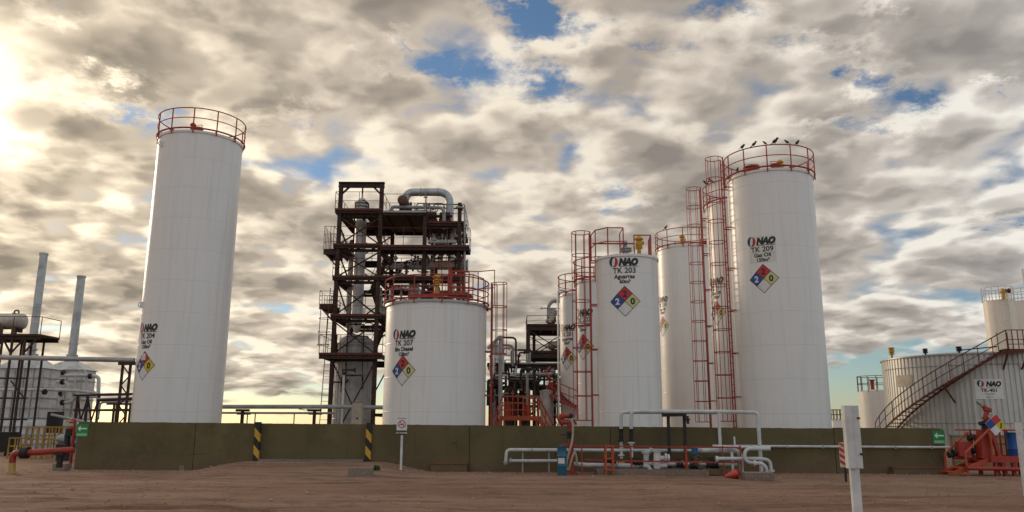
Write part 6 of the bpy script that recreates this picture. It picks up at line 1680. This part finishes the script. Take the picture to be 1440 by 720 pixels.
b = MB(); b.pipe([D(1366, 640, .7), D(1366, 612, .7), D(1372, 612, .7), D(1372, 636, .7)], .05, 8, .08); b.build('vapour_pipe', MT['rail_red'], ld)
b = MB()
for (px, py, r) in ((1366, 616, .09), (1372, 634, .10), (1376, 632, .08), (1345, 637, .11), (1338, 640, .09), (1397, 620, .08), (1430, 645, .1)): b = MB(); p_ = D(px, py, .6); b.ball(p_, r); b.cyl(p_, p_ + Vector((0, 0, r * 2)), r * .35, 8); b.flange(p_ + Vector((-r, 0, 0)), (1, 0, 0), r * 1.2, .05); b.build('valve', MT['black'], ld)
ra = thing('swing_arm', 'red swing arm with grey nozzle and black swivel base on the right loading platform', 'loading arm', tuple(D(1390, 604)))
b = MB(); p_ = D(1389, 604, .3); b.cyl(p_, D(1389, 592.5, .3), .2, 16); b.flange(D(1389, 595, .3), (0, 0, 1), .3, .09); b.pipe([D(1377, 597, .25), D(1389, 597, .25)], .035, 8); b.pipe([D(1382, 605, .3), D(1384, 612, .3)], .07, 8); b.build('swivel_base', MT['black'], ra)
b = MB(); b.pipe([D(1386.5, 593, .3), D(1386, 582, .3), D(1389.5, 575.5, .3), D(1382, 571, .3)], .08, 12, .15); b.flange(D(1386.3, 588, .3), (0, 0, 1), .13, .09); b.flange(D(1388.5, 576, .3), (.3, 0, 1), .14, .12); b.build('arm', MT['red'], ra)
b = MB(); b.pipe([D(1384, 572, .3), D(1376.5, 567, .3)], .045, 8); b.pipe([D(1378, 568, .3), D(1379.5, 574, .3)], .035, 8); b.flange(D(1377, 567.3, .3), (1, 0, .6), .11, .05); b.pipe([D(1389, 580, .25), D(1397, 588, .25)], .02, 6); b.build('nozzle', MT['grey_pipe'], ra)
# tilted hazard diamond board
hd = thing('hazard_board', 'square four colour hazard board hung askew on the right loading platform', 'sign', tuple(D(1400, 598, -.05)))
pc_ = D(1400, 597.5, -.02); rot = R_(-8); hw = .37
rgt = Vector((math.cos(rot), 0, math.sin(rot))); upv = Vector((-math.sin(rot), 0, math.cos(rot)))
b = MB(); b.box(pc_, (hw * 1.42, .015, hw * 1.42), ry=R_(45) - rot); b.build('board', MT['white'], hd)
s = Sticker(); q = hw / 2
rot2 = R_(45) - R_(8)
d = Sticker(); diamond(d, 0, 0, hw, ('', '1', ''), (0, 1, 2, 3, 4)) if False else None
for (cu, cv, mi) in ((-q, 0, 0), (0, -q, 3), (0, q, 0), (q, 0, 2)): pass
for (cu, cv, mi) in ((0, q, 0), (-q, 0, 1), (q, 0, 2), (0, -q, 3)): s.poly([(cu, cv - q), (cu + q, cv), (cu, cv + q), (cu - q, cv)], mi, 0)
s.text('1', q, -.09, .26, 4, 1, bold=.01)
s.build('diamond_print', [MT['d_red'], MT['d_blue'], MT['d_yellow2'], MT['white'], MT['ink']], hd, on_flat(pc_ - Vector((0, .008, 0)), rgt, upv), cut=0, off=.004)
b = MB(); b.beam(pc_ + Vector((0, .03, 0)), Vector((pc_.x - .05, pc_.y + .12, zdk)), .05); b.build('bracket', MT['red'], hd)
bd = thing('blue_tank', 'bright blue upright drum standing on the right loading platform', 'drum', tuple(D(1428, 640, .5)))
x_ = D(1428, 625, .5).x; z1 = D(1428, 608.5, .5).z; b = MB(); r_ = .27; b.lathe([(1e-6, zdk + .03), (r_, zdk + .03), (r_, zdk + .3), (r_ + .015, zdk + .33), (r_, zdk + .36), (r_, z1 - .03), (r_ + .012, z1), (r_ - .02, z1), (1e-6, z1 - .02)], (x_, YD + .5, 0), 36); b.build('barrel', paint('bright_blue', (.012, .10, .36), .45, .4), bd)
b = MB(); b.lathe([(r_ + .014, z1 - .02), (r_ + .02, z1 + .012), (r_ - .03, z1 + .012)], (x_, YD + .5, 0), 32); b.build('rim', MT['blue_drum'], bd)

# ------------------------------------------------------------------ near posts
YPN = 12.0
np_ = thing('chevron_sign', 'back of a white folded road sign on a white post in the right foreground', 'sign', (at(1205, 720, YPN).x, YPN, 0))
pb_ = at(1203.5, 690, YPN); xb_ = pb_.x
b = MB(); b.beam((xb_, YPN, -.2), (xb_, YPN, at(1196, 600, YPN).z), .125, .07); b.build('post', MT['post_white'], np_)
zt = at(1198, 570.5, YPN).z; zb = at(1206, 658.5, YPN).z
xl_, xm_, xr_ = at(1187, 620, YPN).x, at(1198, 620, YPN).x, at(1210.5, 620, YPN).x
b = MB(); th_ = .012; yf_ = YPN - .05
prof = [(xl_, yf_ + .05), (xl_ + .012, yf_ - .02), (xm_ - .01, yf_ - .035), (xm_ + .025, yf_ + .005), (xr_ - .02, yf_ - .01), (xr_, yf_ + .05)]
vs = []
for z in (zb, zt): vs += [(x, y, z) for x, y in prof] + [(x, y + th_, z) for x, y in prof[::-1]]
m_ = len(prof) * 2
b.add(vs, [(i, (i + 1) % m_, m_ + (i + 1) % m_, m_ + i) for i in range(m_)] + [tuple(range(m_ - 1, -1, -1)), tuple(range(m_, 2 * m_))]); b.build('folded_panel', MT['post_white'], np_)
for z in (zt - .18, zb + .2): c_ = MB(); c_.cyl((xr_ - .035, yf_ - .03, z), (xr_ - .035, yf_ + .01, z), .016, 8); c_.cyl((xr_ - .01, yf_ - .025, z), (xr_ - .06, yf_ - .025, z + .006), .008, 6); c_.build('bolt', MT['black'], np_)
YP2 = 20.0
p2_ = thing('white_post', 'plain white post cut by the right edge of the picture', 'post', (at(1440, 690, YP2).x, YP2, 0))
x_ = at(1437.5, 640, YP2).x; b = MB(); b.beam((x_, YP2, -.1), (x_, YP2, at(1434, 594, YP2).z), .12, .10); b.build('upright', MT['post_white'], p2_)
b = MB(); zz = at(1434, 594, YP2).z; b.box((x_, YP2, zz + .008), (.124, .104, .016)); b.build('cap', MT['galv'], p2_)
hz = foot(1190, 678); hm = thing('hazard_marker', 'small red and white striped marker on a black stake behind the folded sign', 'marker', tuple(hz))
yh_ = hz.y; xh = hz.x; b = MB(); b.beam((xh, yh_, hz.z - .05), (xh, yh_, at(1187, 640, yh_).z), .06, .04); b.build('stake', MT['black'], hm)
z0, z1 = at(1188, 657, yh_).z, at(1188, 622, yh_).z; wv_ = .20; b = MB(); b.box((xh - .06, yh_ - .035, (z0 + z1) / 2), (wv_, .012, z1 - z0)); pn = b.build('panel', paint('marker_cream', (.62, .52, .38), .5, .3), hm)
s = Sticker(); hh = z1 - z0
for k in range(4): v = -hh / 2 + hh * (k + .1) / 4; s.poly([(-wv_ / 2, min(hh / 2 - .02, v + .12)), (wv_ / 2, v), (wv_ / 2, v + .10), (-wv_ / 2, min(hh / 2, v + .22))], 0, 0)
s.build('stripes', [MT['d_red']], pn, on_flat((xh - .06, yh_ - .042, (z0 + z1) / 2), (1, 0, 0), (0, 0, 1)), cut=0, off=.003)

# lines of low plants and sheds far off, only specks on the horizon
hz_ = MB(); rh_ = random.Random(21)
for k in range(900):
    x = rh_.uniform(-1500, 1500); y = rh_.uniform(900, 1300); s_ = rh_.uniform(.6, 2.0); hz_.box((x, y, s_ * .4), (s_ * rh_.uniform(2, 6), s_ * 2, s_ * .8), rz=rh_.uniform(0, 3))
tag(hz_.build('scrub', plain('far_scrub', (.07, .065, .04), .95)), 'low dry scrub far off along the horizon', 'scrub', kind='stuff')
